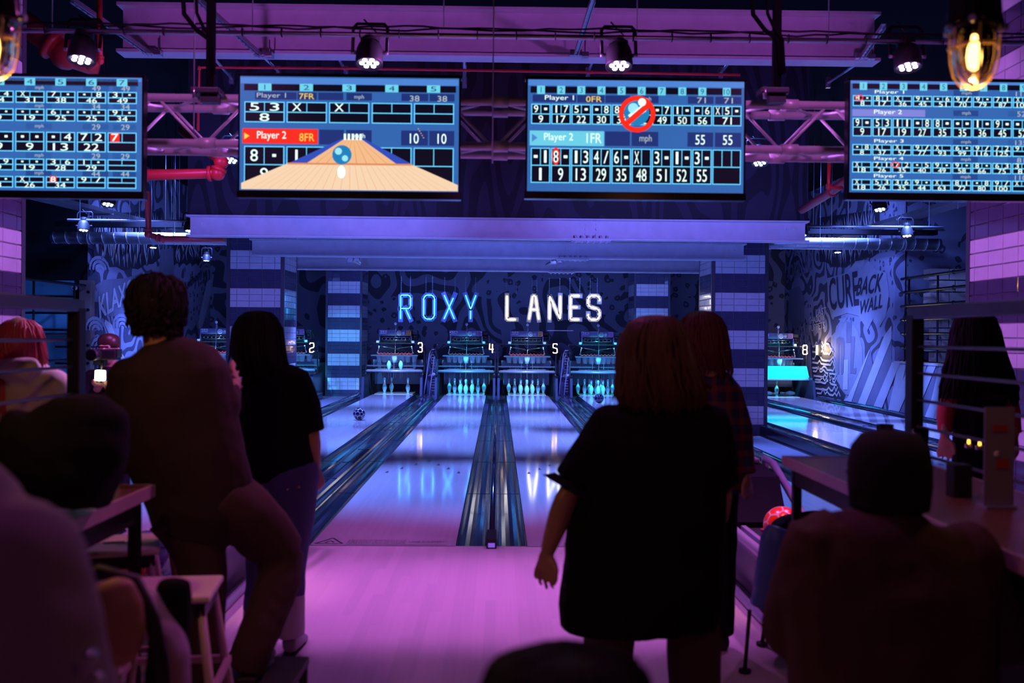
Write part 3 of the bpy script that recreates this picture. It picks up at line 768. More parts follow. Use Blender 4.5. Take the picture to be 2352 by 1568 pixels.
def rows(s, x0, dx, w, ncol, rws, ymph, xm, xt, names=None):
    for r in rws:
        y0, y1, th, yh, tot, cells, red = r[:7]
        s.rect(x0, yh-8, x0+dx*min(ncol, 10)-4, yh+7, 'bg', 1)
        for a, c in ((xm-30, xm+28), (xt[0]-30, xt[0]+28), (xt[1]-28, xt[1]+24)): s.rect(a, yh-7, c, yh+6, 'dkb', 1)
        hh = min(th, 12)
        s.text('mph', xm, yh, hh*.9, 'tg')
        for xx in xt: s.text(tot, xx, yh, hh, 'tg', w=hh*.8*len(tot))
        for k, (a, c) in enumerate(cells): s.frame(x0+dx*k, y0, x0+dx*k+w, y1, a, c, th, nw=th*.95 if w > 50 else 8.5, red=red.get(k) if red else None)
def d1(s):
    s.rect(-168, 181, 326, 190, 'bar', 1)
    hdr(s, [5+69.2*k for k in (-2, -1, 0, 1, 2, 3, 4)], 192, 24, 17, 184, 200, -160, 318, range(1, 8))
    r = [(213, 240, 12, 206, '49', (('8 -', '8'), ('9 -', '17'), ('- 4', '24'), ('X ', '31'), ('7 -', '38'), ('- 8', '46'), ('3 -', '49')), None),
         (253, 281, 12, 247, '34', (('9 -', '9'), ('- -', '9'), ('- -', '9'), ('- -', '19'), ('6 -', '25'), ('- -', '25'), ('9 -', '34')), None),
         (305, 350, 17, 293, '29', (('- -', '0'), ('- 9', '9'), ('- -', '9'), ('- -', '9'), ('- 4', '13'), ('7 2', '22'), ('7 ', '')), {6: 0}),
         (366, 393, 12, 359, '29', (('- -', '0'), ('- -', '0'), ('- 9', '9'), ('- -', '19'), ('3 6', '28'), ('1 -', '29'), ('', '')), None),
         (406, 432, 12, 399, '44', (('8 -', '8'), ('- -', '8'), ('8 -', '8'), ('X ', '26'), ('8 -', '34'), ('9 /', ''), ('', '')), {4: 0})]
    rows(s, -166, 69.4, 65, 7, r, 0, 96, (224, 290))
television(79, 'scoreboard screen cut by the left edge, showing five rows of scores', d1, -170, 180, 327, 438, 318)
def d4(s):
    s.rect(1946, 191, 2440, 197, 'bar', 1)
    hdr(s, [1975+46.2*k for k in range(10)], 203, 17, 18, 197, 209, 1950, 2438, range(1, 11))
    r = [(224, 249, 11, 217, '113', (('8 -', '8'), ('8 1', '17'), ('X ', '36'), ('9 -', '45'), ('- 6', '51'), ('9 /', '70'), ('9 -', '79'), ('7 1', '87'), ('X ', '103'), ('', '113')), None),
         (276, 318, 17, 263, '52', (('9 -', '9'), ('5 3', '17'), ('1 1', '19'), ('- 8', '27'), ('8 -', '35'), ('- -', '35'), ('1 -', '36'), ('9 -', '45'), ('- 7', '52'), ('', '')), None),
         (336, 361, 11, 329, '135', (('- 8', '8'), ('X ', '37'), ('X ', '57'), ('9 /', '77'), ('X ', '93'), ('6 -', '99'), ('9 /', '116'), ('7 2', '125'), ('9 /', ''), ('', '')), None),
         (376, 401, 11, 369, '81', (('X ', '18'), ('7 1', '26'), ('7 2', '35'), ('- 5', '40'), ('9 -', '49'), ('9 -', '58'), ('8 -', '66'), ('6 3', '75'), ('3 3', '81'), ('', '')), None),
         (416, 441, 11, 409, '110', (('X ', '18'), ('5 3', '26'), ('3 6', '35'), ('9 -', '44'), ('X ', '63'), ('8 1', '72'), ('- 8', '80'), ('9 /', '100'), ('X ', ''), ('', '')), None)]
    rows(s, 1951, 46.2, 44, 10, r, 0, 2213, (2340, 2400))
    for y, n in ((217, '1'), (329, '3'), (369, '4'), (409, '5')): s.text('Player '+n, 2035, y, 10, 'tx', w=54)
    s.rect(1950, 256, 2118, 272, 'lv', 3); s.text('Player 2', 2032, 263, 13, 'tx', w=64)
    s.disc(1965, 230, 10, 'rd', 7, 7, .7); s.disc(2050, 382, 10, 'rd', 7, 7, .7)
television(2191, 'scoreboard screen cut by the right edge, listing Player 1 to Player 5', d4, 1945, 190, 2440, 446, 318)
# ================================================================ pinsetters, pins, sign
M['mach'] = mat('machine_paint', (.10, .11, .20), .35, .3)
M['panel'] = mat('curtain_panel', (.20, .22, .30), .8)
M['kick'] = mat('kickback_panel', (.06, .07, .12), .35, .2)
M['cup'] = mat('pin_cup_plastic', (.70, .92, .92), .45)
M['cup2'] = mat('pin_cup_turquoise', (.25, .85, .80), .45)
M['pinw'] = mat('pin_cyan_tint', (.42, .90, .86), .2, coat=.5)  # white pins; their cyan glow is put into the base colour
M['pinr'] = mat('pin_red_ring', (.85, .08, .10), .25)
M['redm'] = mat('machine_red', (.45, .02, .04), .5)
M['rail'] = mat('rail_lilac', (.42, .36, .50), .35, .4)
M['logo'] = mat('machine_logo_white', (.8, .8, .85), .5)
M['sticker'] = mat('sticker_orange', (.85, .45, .12), .6)
M['sticker2'] = mat('sticker_violet', (.40, .18, .45), .6)
M['neonw'] = mat('neon_warm_white', (1, .9, .7), .3, emit=(1, .93, .74), estr=5)
M['neono'] = mat('neon_orange_white', (1, .75, .5), .3, emit=(1, .62, .34), estr=6)
M['neonb'] = mat('neon_blue', (.3, .8, 1), .3, emit=(.07, .62, 1), estr=3.2)
M['string'] = mat('string', (.5, .55, .7), .7)
YM = 25.75
def make_machine(sticker):
    """string pinsetter; origin on the lane centre at lane height, Y = 25.75"""
    t = thing('pinsetter', '', 'pinsetter', (0, YM, 0), group='pinsetter machines at the lane ends')
    b = MB()                                             # header box
    b.box((-.02, .25, 1.565), (.83, .5, .155), M['mach'], None, .008)
    for z in (1.60, 1.53):
        for x in (-.42, .385): b.cyl((x, -.01, z), (x, .0, z), .009, M['chrome'], 6)
    h = b.build('header_box', t)
    b = MB(); add_text(b, 'SES', lambda u, v: Vector((-.39+u*.17, -.003, 1.575+v*.05)), M['logo'])
    b.quad([(-.40, -.003, 1.545), (-.23, -.003, 1.545), (-.23, -.003, 1.555), (-.40, -.003, 1.555)], M['logo']); b.build('maker_logo', h)
    b = MB()
    for (x, r) in ((.09, .055), (.205, .03)):
        b.tube([(x+r*cos(a*pi/10), -.004, 1.56+r*sin(a*pi/10)) for a in range(20)], r*.16, M['logo'], 4, closed=True)
        b.tube([(x+r*.5*cos(a*pi/8), -.004, 1.56+r*.5*sin(a*pi/8)) for a in range(16)], r*.13, M['logo'], 4, closed=True); b.sphere((x, -.002, 1.56), r*.22, M['logo'], 8, 6)
    b.build('round_emblem', h)
    b = MB(); b.quad([(.285, -.004, 1.505), (.405, -.004, 1.505), (.405, -.004, 1.625), (.285, -.004, 1.625)], M['sticker' if sticker else 'sticker2'])
    for k in range(3): b.quad([(.30, -.0055, 1.52+k*.035), (.385, -.0055, 1.52+k*.035), (.385, -.0055, 1.532+k*.035), (.30, -.0055, 1.532+k*.035)], M['black'])
    b.build('warning_sticker', h)
    b = MB()                                             # string drum rack under the header
    b.box((0, .38, 1.41), (.82, .28, .15), M['black']); b.box((-.41, .15, 1.41), (.03, .35, .17), M['mach']); b.box((.41, .15, 1.41), (.03, .35, .17), M['mach'])
    for z in (1.45, 1.385): b.cyl((-.41, .0, z), (.41, .0, z), .010, M['chrome'], 8)
    for k in range(8): b.cyl((-.35+k*.1, .10, 1.47), (-.30+k*.1, .10, 1.47), .032, M['darkmetal'], 12); b.box((-.35+k*.1, .1, 1.41), (.01, .05, .03), M['cup2'])
    b.build('string_rack', t)
    b = MB(); b.cyl((0, -.04, 1.46), (0, -.04, 1.78), .008, M['steel'], 8); b.cyl((.02, -.04, 1.62), (.02, -.04, 1.78), .006, M['steel'], 8); b.sphere((.005, -.05, 1.80), (.036, .02, .036), M['logo'], 16, 10); b.sphere((.005, -.068, 1.80), (.016, .01, .016), M['cup2'], 10, 6); b.build('guide_mast', t)
    b = MB(); b.box((.49, .2, 1.50), (.16, .3, .26), M['black'], None, .03); b.cyl((.43, .05, 1.48), (.55, .05, 1.48), .05, M['darkmetal'], 14)
    b.tube([(.55, .1, 1.60), (.62, .08, 1.5), (.63, .05, 1.36)], .012, M['black'], 6); b.build('drive_motor', t)
    for s in (-1, 1):
        b = MB(); b.box((s*.455, -.02, 1.335), (.07, .05, .06), M['logo'], None, .004); b.build('side_lug', t)
    b = MB()                                             # main frame: crossbar, posts, gussets
    b.box((0, .0, 1.298), (1.52, .04, .03), M['darkmetal'])
    for s in (-1, 1):
        b.box((s*.75, .0, .93), (.035, .04, .78), M['darkmetal']); b.tube([(s*.75, .0, 1.1), (s*.56, .0, 1.29)], .014, M['darkmetal'], 6)
        for z in (1.27, 1.09, .72): b.cyl((s*.75, -.03, z), (s*.75, -.02, z), .010, M['chrome'], 6)
    b.box((0, .05, .715), (1.5, .03, .035), M['mach']); b.build('main_frame', t)
    b = MB()                                             # tapering side arms with cross braces
    for s in (-1, 1): b.cyl((s*.40, .03, 1.29), (s*.46, -.03, 1.03), .015, M['chrome'], 8)
    b.cyl((-.42, .0, 1.21), (.45, .1, 1.07), .010, M['darkmetal'], 6); b.cyl((.42, .0, 1.21), (-.45, .1, 1.07), .010, M['darkmetal'], 6)
    b.cyl((-.42, .0, 1.21), (-.05, .16, 1.17), .010, M['steel'], 6); b.cyl((.42, .0, 1.21), (.05, .16, 1.17), .010, M['steel'], 6)
    for s in (-1, 1):
        for z, x in ((1.21, .42), (1.05, .455)): b.sphere((s*x, -.02, z), .02, M['logo'], 8, 6)
    b.build('lifting_arm', t)
    b = MB(); b.prism([(-.60, -.25, 1.0), (.60, -.25, 1.0), (.56, .5, 1.0), (-.56, .5, 1.0)], (0, 0, -.03), M['mach']); b.box((0, .1, 1.02), (.9, .4, .03), M['redm'], None, .01)
    for k in range(9): b.cyl((-.36+k*.09, -.1, 1.02), (-.36+k*.09, -.1, 1.06), .016, M['redm'], 8)
    b.build('tray_plate', t)
    k = 0
    for row, ys in enumerate((-.18, .02, .22, .42)):      # cups above each pin spot
        for q in range(row+1):
            x = (q-row/2)*.3048
            b = MB(); b.lathe([(.052, -.065), (.072, .04), (.086, .10), (.092, .105), (.086, .105), (.066, .04), (.048, -.063)], M['cup'], (x, ys, .865), 16)
            b.build('pin_cup', t); k += 1
    b = MB(); b.box((0, .72, .76), (1.32, .02, .2), M['panel']); b.build('rear_panel', t)
    b = MB()
    b.box((0, -.05, .64), (1.0, .05, .022), M['steel']); b.cyl((-.72, -.2, .585), (.72, -.2, .585), .030, M['rail'], 12); b.box((0, -.16, .615), (1.4, .06, .02), M['rail'])
    for s in (-1, 1): b.box((s*.73, -.16, .56), (.05, .12, .10), M['darkmetal'], None, .01); b.cyl((s*.73, -.24, .52), (s*.73, -.1, .52), .02, M['chrome'], 8)
    b.tube([(-.5, -.1, .65), (-.3, -.11, .69), (-.15, -.1, .65), (.1, -.1, .66), (.35, -.11, .70), (.5, -.1, .65)], .006, M['black'], 5)
    b.build('sweep_rail', t)
    b = MB(); b.box((0, .75, .42), (1.22, .02, .42), M['panel']); b.build('ball_curtain', t)
    b = MB(); b.box((0, 1.2, .3), (1.5, .04, .9), M['black']); b.build('pit_back', t)
    for s in (-1, 1):
        b = MB(); b.prism([(s*.70, -.85, -.1), (s*.70, -.70, .50), (s*.70, .9, .50), (s*.70, .9, -.1)], (s*.06, 0, 0), M['kick']); b.box((s*.73, -.3, .5), (.08, .9, .02), M['darkmetal']); b.build('kickback', t)
    b = MB()
    for row, ys in enumerate((-.45, -.18, .08, .34)):
        for q in range(row+1):
            x = (q-row/2)*.3048; b.cyl((x, ys+.0, .40), (x*.9, ys*.6, .95), .0022, M['string'], 4)
    b.build('pin_string', t)
    b = MB(); b.cyl((0, -.22, .60), (.02, -.08, 1.5), .004, M['steel'], 5); b.build('centre_cable', t)
    return t
mach_o = make_machine(True); mach_v = make_machine(False)
used = []
for n, x in LANES.items():
    p = mach_o if n in (3, 5, 1) else mach_v
    o = p if p.name not in used else copy_tree(p)
    used.append(p.name); o.location = (x, YM, 0)
    o['label'] = {1: 'pinsetter beside the left front pillar, only its header box seen over shoulders', 2: 'pinsetter under neon number two, half hidden by the front pillar',
                  3: 'pinsetter under neon number three, with orange sticker and pins lifted in it', 4: 'pinsetter under neon number four, with violet sticker and turquoise cups',
                  5: 'pinsetter under neon number five, with orange sticker', 6: 'pinsetter directly left of the woman in black, violet sticker on its header',
                  7: 'pinsetter hidden mostly behind the right front pillar', 8: 'pinsetter under neon number eight, with a turquoise board lowered'}[n]
# bowling pins
def make_pin():
    t = thing('bowling_pin', '', 'bowling pin')
    R = [(.0254, 0), (.0286, .004), (.036, .02), (.0455, .06), (.0567, .095), (.0605, .115), (.0579, .15), (.0483, .184), (.035, .21), (.0284, .225), (.0250, .237), (.0228, .25), (.0227, .262), (.0236, .275), (.0267, .30), (.0316, .325), (.0323, .343), (.0305, .358), (.024, .372), (.012, .379), (.0008, .381)]
    ms = []
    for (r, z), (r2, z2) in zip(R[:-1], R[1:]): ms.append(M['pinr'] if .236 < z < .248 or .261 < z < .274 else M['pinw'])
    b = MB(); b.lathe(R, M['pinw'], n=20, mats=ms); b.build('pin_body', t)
    return t
pin0 = make_pin(); pf = []
DK0 = DECK+.02
HEADY = 25.52
SP = {}
k = 1
for row in range(4):
    for q in range(row+1): SP[k] = ((q-row/2)*.3048, HEADY+row*.264); k += 1
PN = {1: 'head pin', 2: 'pin left behind the head pin', 3: 'pin right behind the head pin', 4: 'left pin of the third row', 5: 'middle pin of the third row', 6: 'right pin of the third row',
      7: 'left corner pin of the back row', 8: 'back row pin second from left', 9: 'back row pin second from right', 10: 'right corner pin of the back row'}
NUM = {2: 'two', 3: 'three', 4: 'four', 5: 'five', 6: 'six', 8: 'eight'}
def put_pin(n, k, dz=0, dx=0, dy=0, label=None):
    o = pin0 if not pf else copy_tree(pin0); pf.append(1)
    o.location = (LANES[n]+SP[k][0]+dx, SP[k][1]+dy, .0125+dz); o.rotation_euler = (0, 0, random.uniform(0, 3))
    o['label'] = label or ('white bowling pin standing under neon %s, %s' % (NUM[n], PN[k])); o['group'] = 'bowling pins under neon '+NUM[n]
    return o
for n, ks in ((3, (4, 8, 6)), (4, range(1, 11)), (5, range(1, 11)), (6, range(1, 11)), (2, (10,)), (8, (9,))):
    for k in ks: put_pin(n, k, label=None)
for k, (a, w_) in enumerate(((7, 'left of the four'), (2, 'second from left of the four'), (3, 'third from left of the four'), (10, 'right of the four'))):
    put_pin(3, a, .60, 0, -.12, 'lifted bowling pin held in the tray of machine three, '+w_)
for dx, rz, lb in ((-.42, 1.2, 'fallen bowling pin lying left of the single standing pin on lane eight'), (.42, -1.9, 'fallen bowling pin lying right of the single standing pin on lane eight')):
    o = copy_tree(pin0, (LANES[8]+dx+.1, 25.9, .075), rz, lb); o.rotation_euler = (pi/2, 0, rz); o['group'] = 'bowling pins under neon eight'
t = thing('wall_lamp', 'small warm lamp added for the glare on the mural beside neon number eight', 'lamp', (XW-.09, 25.3, 1.22))  # lamp added where a warm glare lies on the wall
b = MB(); b.box((.04, 0, 0), (.09, .10, .30), M['black'], None, .006); b.build('lamp_body', t)
b = MB(); b.cyl((-.02, 0, -.12), (-.02, 0, .12), .025, mat('lamp_glow_warm', (1, .9, .7), .3, emit=(1, .82, .5), estr=14), 12); b.build('lamp_tube', t)
# turquoise board in front of machine eight
M['turq'] = mat('turquoise_board', (.02, .80, .66), .55)
t = thing('sweep_board', 'bright turquoise board lowered across the machine of lane eight', 'board', (LANES[8], YM-.42, .47))
b = MB(); b.prism([(-.72, 0, 0), (.72, 0, 0), (.64, 0, .33), (-.64, 0, .33)], (0, .03, 0), M['turq']); b.build('panel', t)
b = MB(); b.box((0, -.01, -.015), (1.46, .06, .03), M['rail']); b.build('lower_edge', t)
# ball lifts between pairs
def make_lift():
    t = thing('ball_lift', '', 'ball lift', (0, YM-.55, 0), group='ball lifts between the pinsetters')
    for s in (0, 1):
        b = MB(); o = s*.135-.02
        b.tube([(-.10+o, -.1, .0), (-.07+o, -.05, .3), (-.03+o, 0, .6), (.0+o, .05, .9), (.02+o, .1, 1.05), (.06+o, .18, 1.14)], .013, M['rail'], 8); b.build('bent_rail', t)
    b = MB()
    for x in (.02, .10): b.box((x+.05, .28, .6), (.02, .04, 1.25), M['darkmetal'])
    for k in range(16): b.box((.09, .26, .1+k*.07), (.10, .02, .02), M['steel'])
    b.box((.05, .4, .45), (.3, .25, .9), M['kick'], None, .02); b.build('lift_chain', t)
    b = MB(); rnd = random.Random(3)
    for k in range(7):
        x = rnd.uniform(-.12, .2)
        b.tube([(x, .1, 1.1), (x+rnd.uniform(-.08, .08), .05, .95), (x+rnd.uniform(-.1, .1), .08, .75), (x+rnd.uniform(-.05, .05), .1, .5)], .007, M['steel' if k % 2 else 'black'], 5)
    b.build('loose_cable', t)
    b = MB(); b.box((.05, .2, .5), (.26, .1, .09), M['chrome'], None, .02); b.sphere((.1, .12, .52), .05, M['logo'], 10, 8); b.build('coupling', t)
    b = MB(); b.cyl((.16, .1, .95), (.16, .1, 1.15), .05, M['darkmetal'], 12); b.build('motor_drum', t)
    return t
lf = make_lift()
for i, (a, c, lb) in enumerate(((3, 4, 'ball lift with bent rails between the machines of three and four'), (5, 6, 'ball lift with bent rails between the machines of five and six'), (7, 8, 'ball lift left of the machine of lane eight, behind the front pillar'))):
    o = lf if i == 0 else copy_tree(lf); o.location = ((LANES[a]+LANES[c])/2, YM-.55, 0); o['label'] = lb
# conduit between machines five and six
b = MB(); b.box((0, 0, 0), (.68, .03, .02), M['galv']); o = b.build('cable_conduit', None, P(1287, 759, 26.2)); tag(o, 'thin conduit bridging the machine headers of five and six', 'conduit')

# ---- neon lane numbers
GLY = {'2': [[(0, .85), (.12, 1), (.88, 1), (1, .85), (1, .6), (.85, .5), (.15, .42), (0, .3), (0, 0), (.7, 0), (1, .12)]],
       '3': [[(0, .85), (.15, 1), (.85, 1), (1, .85), (1, .62), (.85, .5), (.4, .5)], [(.85, .5), (1, .4), (1, .15), (.85, 0), (.15, 0), (0, .15)]],
       '4': [[(.05, 1), (0, .45), (.0, .38), (1, .38)], [(.72, .95), (.72, 0)]],
       '5': [[(1, .88), (.9, 1), (.12, 1), (0, .9), (0, .6), (.85, .5), (1, .4), (1, .12), (.85, 0), (.15, 0), (0, .1)]],
       '6': [[(1, .88), (.85, 1), (.15, 1), (0, .85), (0, .15), (.15, 0), (.85, 0), (1, .15), (1, .4), (.85, .52), (0, .48)]],
       '8': [[(.15, .52), (0, .65), (0, .87), (.15, 1), (.85, 1), (1, .87), (1, .65), (.85, .52), (.15, .52), (0, .4), (0, .13), (.15, 0), (.85, 0), (1, .13), (1, .4), (.85, .52)]]}
def neon_number(ch, px, py, label, w=.105, h=.235):
    Y = YM-.35; p = P(px, py, Y); t = thing('neon_number', label, 'neon number', p, group='neon lane numbers')
    t['group'] = 'neon lane numbers'
    b = MB()
    for st in GLY[ch]:
        pts = [((x-.5)*w, 0, (z-.5)*h) for x, z in st]; b.tube(pts, .0125, M['neono'], 8)
    b.build('neon_tube', t)
    b = MB()
    for st in GLY[ch]: b.tube([((x-.5)*w, .035, (z-.5)*h) for x, z in st], [(.026, .01)]*len(st), M['black'], 6, ref=(0, 1, 0))
    b.box((w*.3, .06, h*.55), (.02, .1, .02), M['darkmetal']); b.cyl((w*.5+.02, -.0, -h*.42), (w*.5+.02, .03, -h*.42), .008, M['logo'], 6); b.build('backing', t)
neon_number('2', 716, 798, 'glowing neon number 2 beside the left back pillar')
neon_number('3', 965, 797.5, 'glowing neon number 3 on the third machine')
neon_number('4', 1129, 799.5, 'glowing neon number 4 in the middle of the row')
neon_number('5', 1275, 800, 'glowing neon number 5 near the ball lift')
neon_number('6', 1437, 800, 'glowing neon number half hidden by the hair of the woman in black')
neon_number('8', 1849, 803, 'glowing neon number 8 by the side wall')

# ---- hanging neon letters
YL = 25.1; KL = YL/F
LET = {'R': ([[(0, 0), (0, 1), (.82, 1), (1, .92), (1, .52), (.84, .44), (0, .44)], [(.5, .44), (.98, 0)]], 1),
       'O': ([[(0, .12), (0, .88), (.22, 1), (.78, 1), (1, .88), (1, .12), (.78, 0), (.22, 0), (0, .12)]], 1),
       'X': ([[(.0, 1), (1, 0)], [(1, 1), (0, 0)]], 1), 'Y': ([[(0, 1), (.5, .4), (1, 1)], [(.5, .4), (.5, 0)]], 1),
       'L': ([[(0, 1), (0, 0), (1, 0)]], 1), 'A': ([[(0, 0), (.36, 1), (.64, 1), (1, 0)], [(.2, .42), (.8, .42)]], 1),
       'N': ([[(0, 0), (0, 1), (1, 0), (1, 1)]], 1), 'E': ([[(1, 1), (0, 1), (0, 0), (1, 0)], [(0, .52), (.8, .52)]], 1),
       'S': ([[(1, .78), (1, .9), (.82, 1), (.2, 1), (0, .88), (0, .64), (.15, .54), (.85, .44), (1, .34), (1, .12), (.8, 0), (.2, 0), (0, .12), (0, .22)]], 1)}
M['tray_b'] = mat('letter_tray_blue', (.25, .28, .62), .4)
M['tray_w'] = mat('letter_tray_white', (.42, .41, .40), .5)
def letter(ch, x0, x1, y0, y1, white, label, chains):
    p = P((x0+x1)/2, (y0+y1)/2, YL); t = thing('neon_letter', label, 'neon letter', p, group='hanging neon letters')
    sw = .115; W = (x1-x0)*KL-sw; H = (y1-y0)*KL-sw; dx = 0
    b = MB(); mt = M['tray_w' if white else 'tray_b']
    for i, st in enumerate(LET[ch][0]):
        q = [Vector(((x-.5)*W, .03+i*.002, (z-.5)*H)) for x, z in st]
        if not (ch in 'O'):
            q[0] += (q[0]-q[1]).normalized()*sw*.5; q[-1] += (q[-1]-q[-2]).normalized()*sw*.5
        for (a, c) in zip(q[:-1], q[1:]):
            d = (c-a); L = d.length; d.normalize(); n = Vector((-d.z, 0, d.x))*sw/2
            ex = d*sw*.18
            b.prism([a+n-ex, c+n+ex, c-n+ex, a-n-ex], (0, .05, 0), mt)
            for sgn in (-1, 1):                            # raised rim of the tray
                m0 = a+n*sgn-ex; m1 = c+n*sgn+ex; nn = n.normalized()*sgn*-.008
                b.prism([m0, m1, m1+nn, m0+nn], (0, -.03, 0), mt)
    b.build('letter_tray', t)
    b = MB(); r = .017 if white else .0135
    for i, st in enumerate(LET[ch][0]):
        q = [Vector(((x-.5)*W, -.01, (z-.5)*H)) for x, z in st]
        if i == 1:  d = (q[1]-q[0]); q[0] += d*.12
        if ch == 'O': q = q[:-1]+[q[0]+(q[-2]-q[0])*.02+Vector((.0, 0, 0))]
        # rounded corners
        rr = []
        for j, v in enumerate(q):
            if 0 < j < len(q)-1:
                a = (q[j-1]-v); c = (q[j+1]-v); ra = min(.03, a.length*.4, c.length*.4)
                rr += [v+a.normalized()*ra, v+(a.normalized()+c.normalized())*ra*.28, v+c.normalized()*ra]
            else: rr.append(v)
        b.tube(rr, r, M['neonw' if white else 'neonb'], 10)
        if white and ch in 'LNA' and i == 0: pass
    b.build('neon_tube', t)
    for cx in chains:
        b = MB(); pc = P(cx, y0, YL)-p; z = H/2+sw/2; n = int((3.0-(p.z+z))/.035)+2
        for k in range(n):
            a = (k % 2)*pi/2
            pts = [(pc.x+.007*cos(u*pi/3)*cos(a), .05+.007*cos(u*pi/3)*sin(a), z+.017+k*.03+.019*sin(u*pi/3)) for u in range(6)]
            b.tube(pts, .003, M['galv'], 4, closed=True)
        b.build('chain', t)
for ch, x0, x1, w_, chs in (('R', 915, 948, 0, (921, 942)), ('O', 968, 1003, 0, (978, 993)), ('X', 1015, 1049, 0, (1021, 1045)), ('Y', 1064, 1098, 0, (1069, 1092)),
                            ('L', 1159, 1190, 1, (1162, 1186)), ('A', 1210, 1243, 1, (1222, 1233)), ('N', 1257, 1292, 1, (1262, 1286)), ('E', 1305, 1336, 1, (1309, 1332)), ('S', 1346, 1382, 1, (1356, 1372))):
    letter(ch, x0, x1, 672.5+w_*1.5, 737.5+w_*1.2, w_, 'hanging neon letter %s in %s on chains' % (ch, 'white of the second word' if w_ else 'blue of the first word'), chs)
# the spare lamp glow of the white word on the wall comes from its own tubes

# ---- bowling balls with a football style pattern
def ball_mesh(name, face, seam):
    bm = bmesh.new(); bmesh.ops.create_icosphere(bm, subdivisions=1, radius=1)
    # truncated icosahedron by cutting every corner at one third
    V = [v.co.copy() for v in bm.verts]; Fc = [[v.index for v in f.verts] for f in bm.faces]
    nb = {i: [] for i in range(12)}
    for f in Fc:
        for i in range(3):
            a, c = f[i], f[(i+1) % 3]
            if c not in nb[a]: nb[a].append(c)
            if a not in nb[c]: nb[c].append(a)
    bm.free(); bm = bmesh.new(); vid = {}
    for a in range(12):
        for c in nb[a]: vid[(a, c)] = bm.verts.new(V[a]*2/3+V[c]/3)
    for f in Fc:
        a, c, d = f; bm.faces.new([vid[(a, c)], vid[(c, a)], vid[(c, d)], vid[(d, c)], vid[(d, a)], vid[(a, d)]])
    for a in range(12):
        n = V[a].normalized(); u = n.orthogonal().normalized(); w = n.cross(u)
        r = sorted(nb[a], key=lambda c: math.atan2((V[c]-V[a]).dot(w), (V[c]-V[a]).dot(u))); bm.faces.new([vid[(a, c)] for c in r])
    bmesh.ops.recalc_face_normals(bm, faces=bm.faces[:])
    orig = bm.faces[:]
    r = bmesh.ops.inset_individual(bm, faces=orig, thickness=.045)
    for f in bm.faces: f.material_index = 1
    for f in orig: f.material_index = 0
    bmesh.ops.poke(bm, faces=[f for f in bm.faces if len(f.verts) > 4])
    bmesh.ops.subdivide_edges(bm, edges=bm.edges[:], cuts=2, use_grid_fill=True)
    for v in bm.verts: v.co = v.co.normalized()*.109
    for f in bm.faces: f.smooth = True
    me = bpy.data.meshes.new(name); bm.to_mesh(me); bm.free(); me.materials.append(face); me.materials.append(seam); return me
def put_ball(me, loc, label, rot=(.3, .5, .2), r=.109):
    o = bpy.data.objects.new('bowling_ball', me); C.objects.link(o); o.location = loc; o.rotation_euler = rot; o.scale = (r/.109,)*3
    tag(o, label, 'bowling ball'); return o
bm_navy = ball_mesh('ball_navy', mat('ball_navy', (.015, .015, .05), .15, coat=.6), mat('ball_seam_white', (.75, .75, .8), .4))
bm_dark = ball_mesh('ball_dark', mat('ball_black', (.01, .01, .02), .15, coat=.6), mat('ball_seam_blue', (.12, .14, .3), .4))
bm_red = ball_mesh('ball_red', mat('ball_red', (.95, .05, .012), .25, coat=.4), mat('ball_seam_pink', (.9, .45, .5), .4))
bm_vio = ball_mesh('ball_violet', mat('ball_violet', (.22, .16, .6), .2, coat=.5), mat('ball_seam_dark', (.04, .02, .08), .4))
p = P(825, 953, 17.7); put_ball(bm_navy, (p.x, 17.7, .11), 'navy bowling ball with white hexagon seams rolling down lane three')
p = P(1376, 914, 22.6); put_ball(bm_dark, (p.x, 22.6, .11), 'black bowling ball about to hit the pins beside the woman in black')
# ================================================================ painted side walls and side bays
M['p_white'] = mat('mural_white', (.62, .62, .68), .7)
M['p_mid'] = mat('mural_mid', (.22, .22, .30), .7)
M['p_lite'] = mat('mural_light', (.36, .36, .46), .7)
M['p_dark'] = mat('mural_dark', (.035, .035, .06), .7)
def wpt(px, py, s, off):
    p = PX(px, py, s*(XW-off)); return p
class Mural:
    def __init__(s, side): s.s = side
    def poly(s, b, pts, m, off): b.quad([wpt(x, y, s.s, off) for x, y in pts], M[m])
    def ribbon(s, b, pts, w, m, off):
        q = [wpt(x, y, s.s, off) for x, y in pts]; n = len(q)
        L = []; R = []
        for j in range(n):
            d = (q[min(j+1, n-1)]-q[max(j-1, 0)]); d.x = 0
            if d.length < 1e-6: d = Vector((0, 1, 0))
            d.normalize(); nn = Vector((0, -d.z, d.y)); ww = w[j] if isinstance(w, (list, tuple)) else w
            L.append(q[j]+nn*ww/2); R.append(q[j]-nn*ww/2)
        for j in range(n-1): b.quad([L[j], L[j+1], R[j+1], R[j]], M[m])
    def text(s, b, t, bl, br, tl, m, off):
        """bottom left, bottom right, top left in photo pixels"""
        A, B, T = (wpt(*bl, s.s, off), wpt(*br, s.s, off), wpt(*tl, s.s, off))
        for k, (du, dv) in enumerate(((0, 0), (.006, .03), (.012, 0), (.006, -.03))):
            add_text(b, t, lambda u, v: A+(B-A)*(u+du)+(T-A)*(v+dv)+Vector((-s.s*.0006*k, 0, 0)), M[m])
    def build(s, b, name, parent):
        o = b.build(name, parent, recalc=False); return o
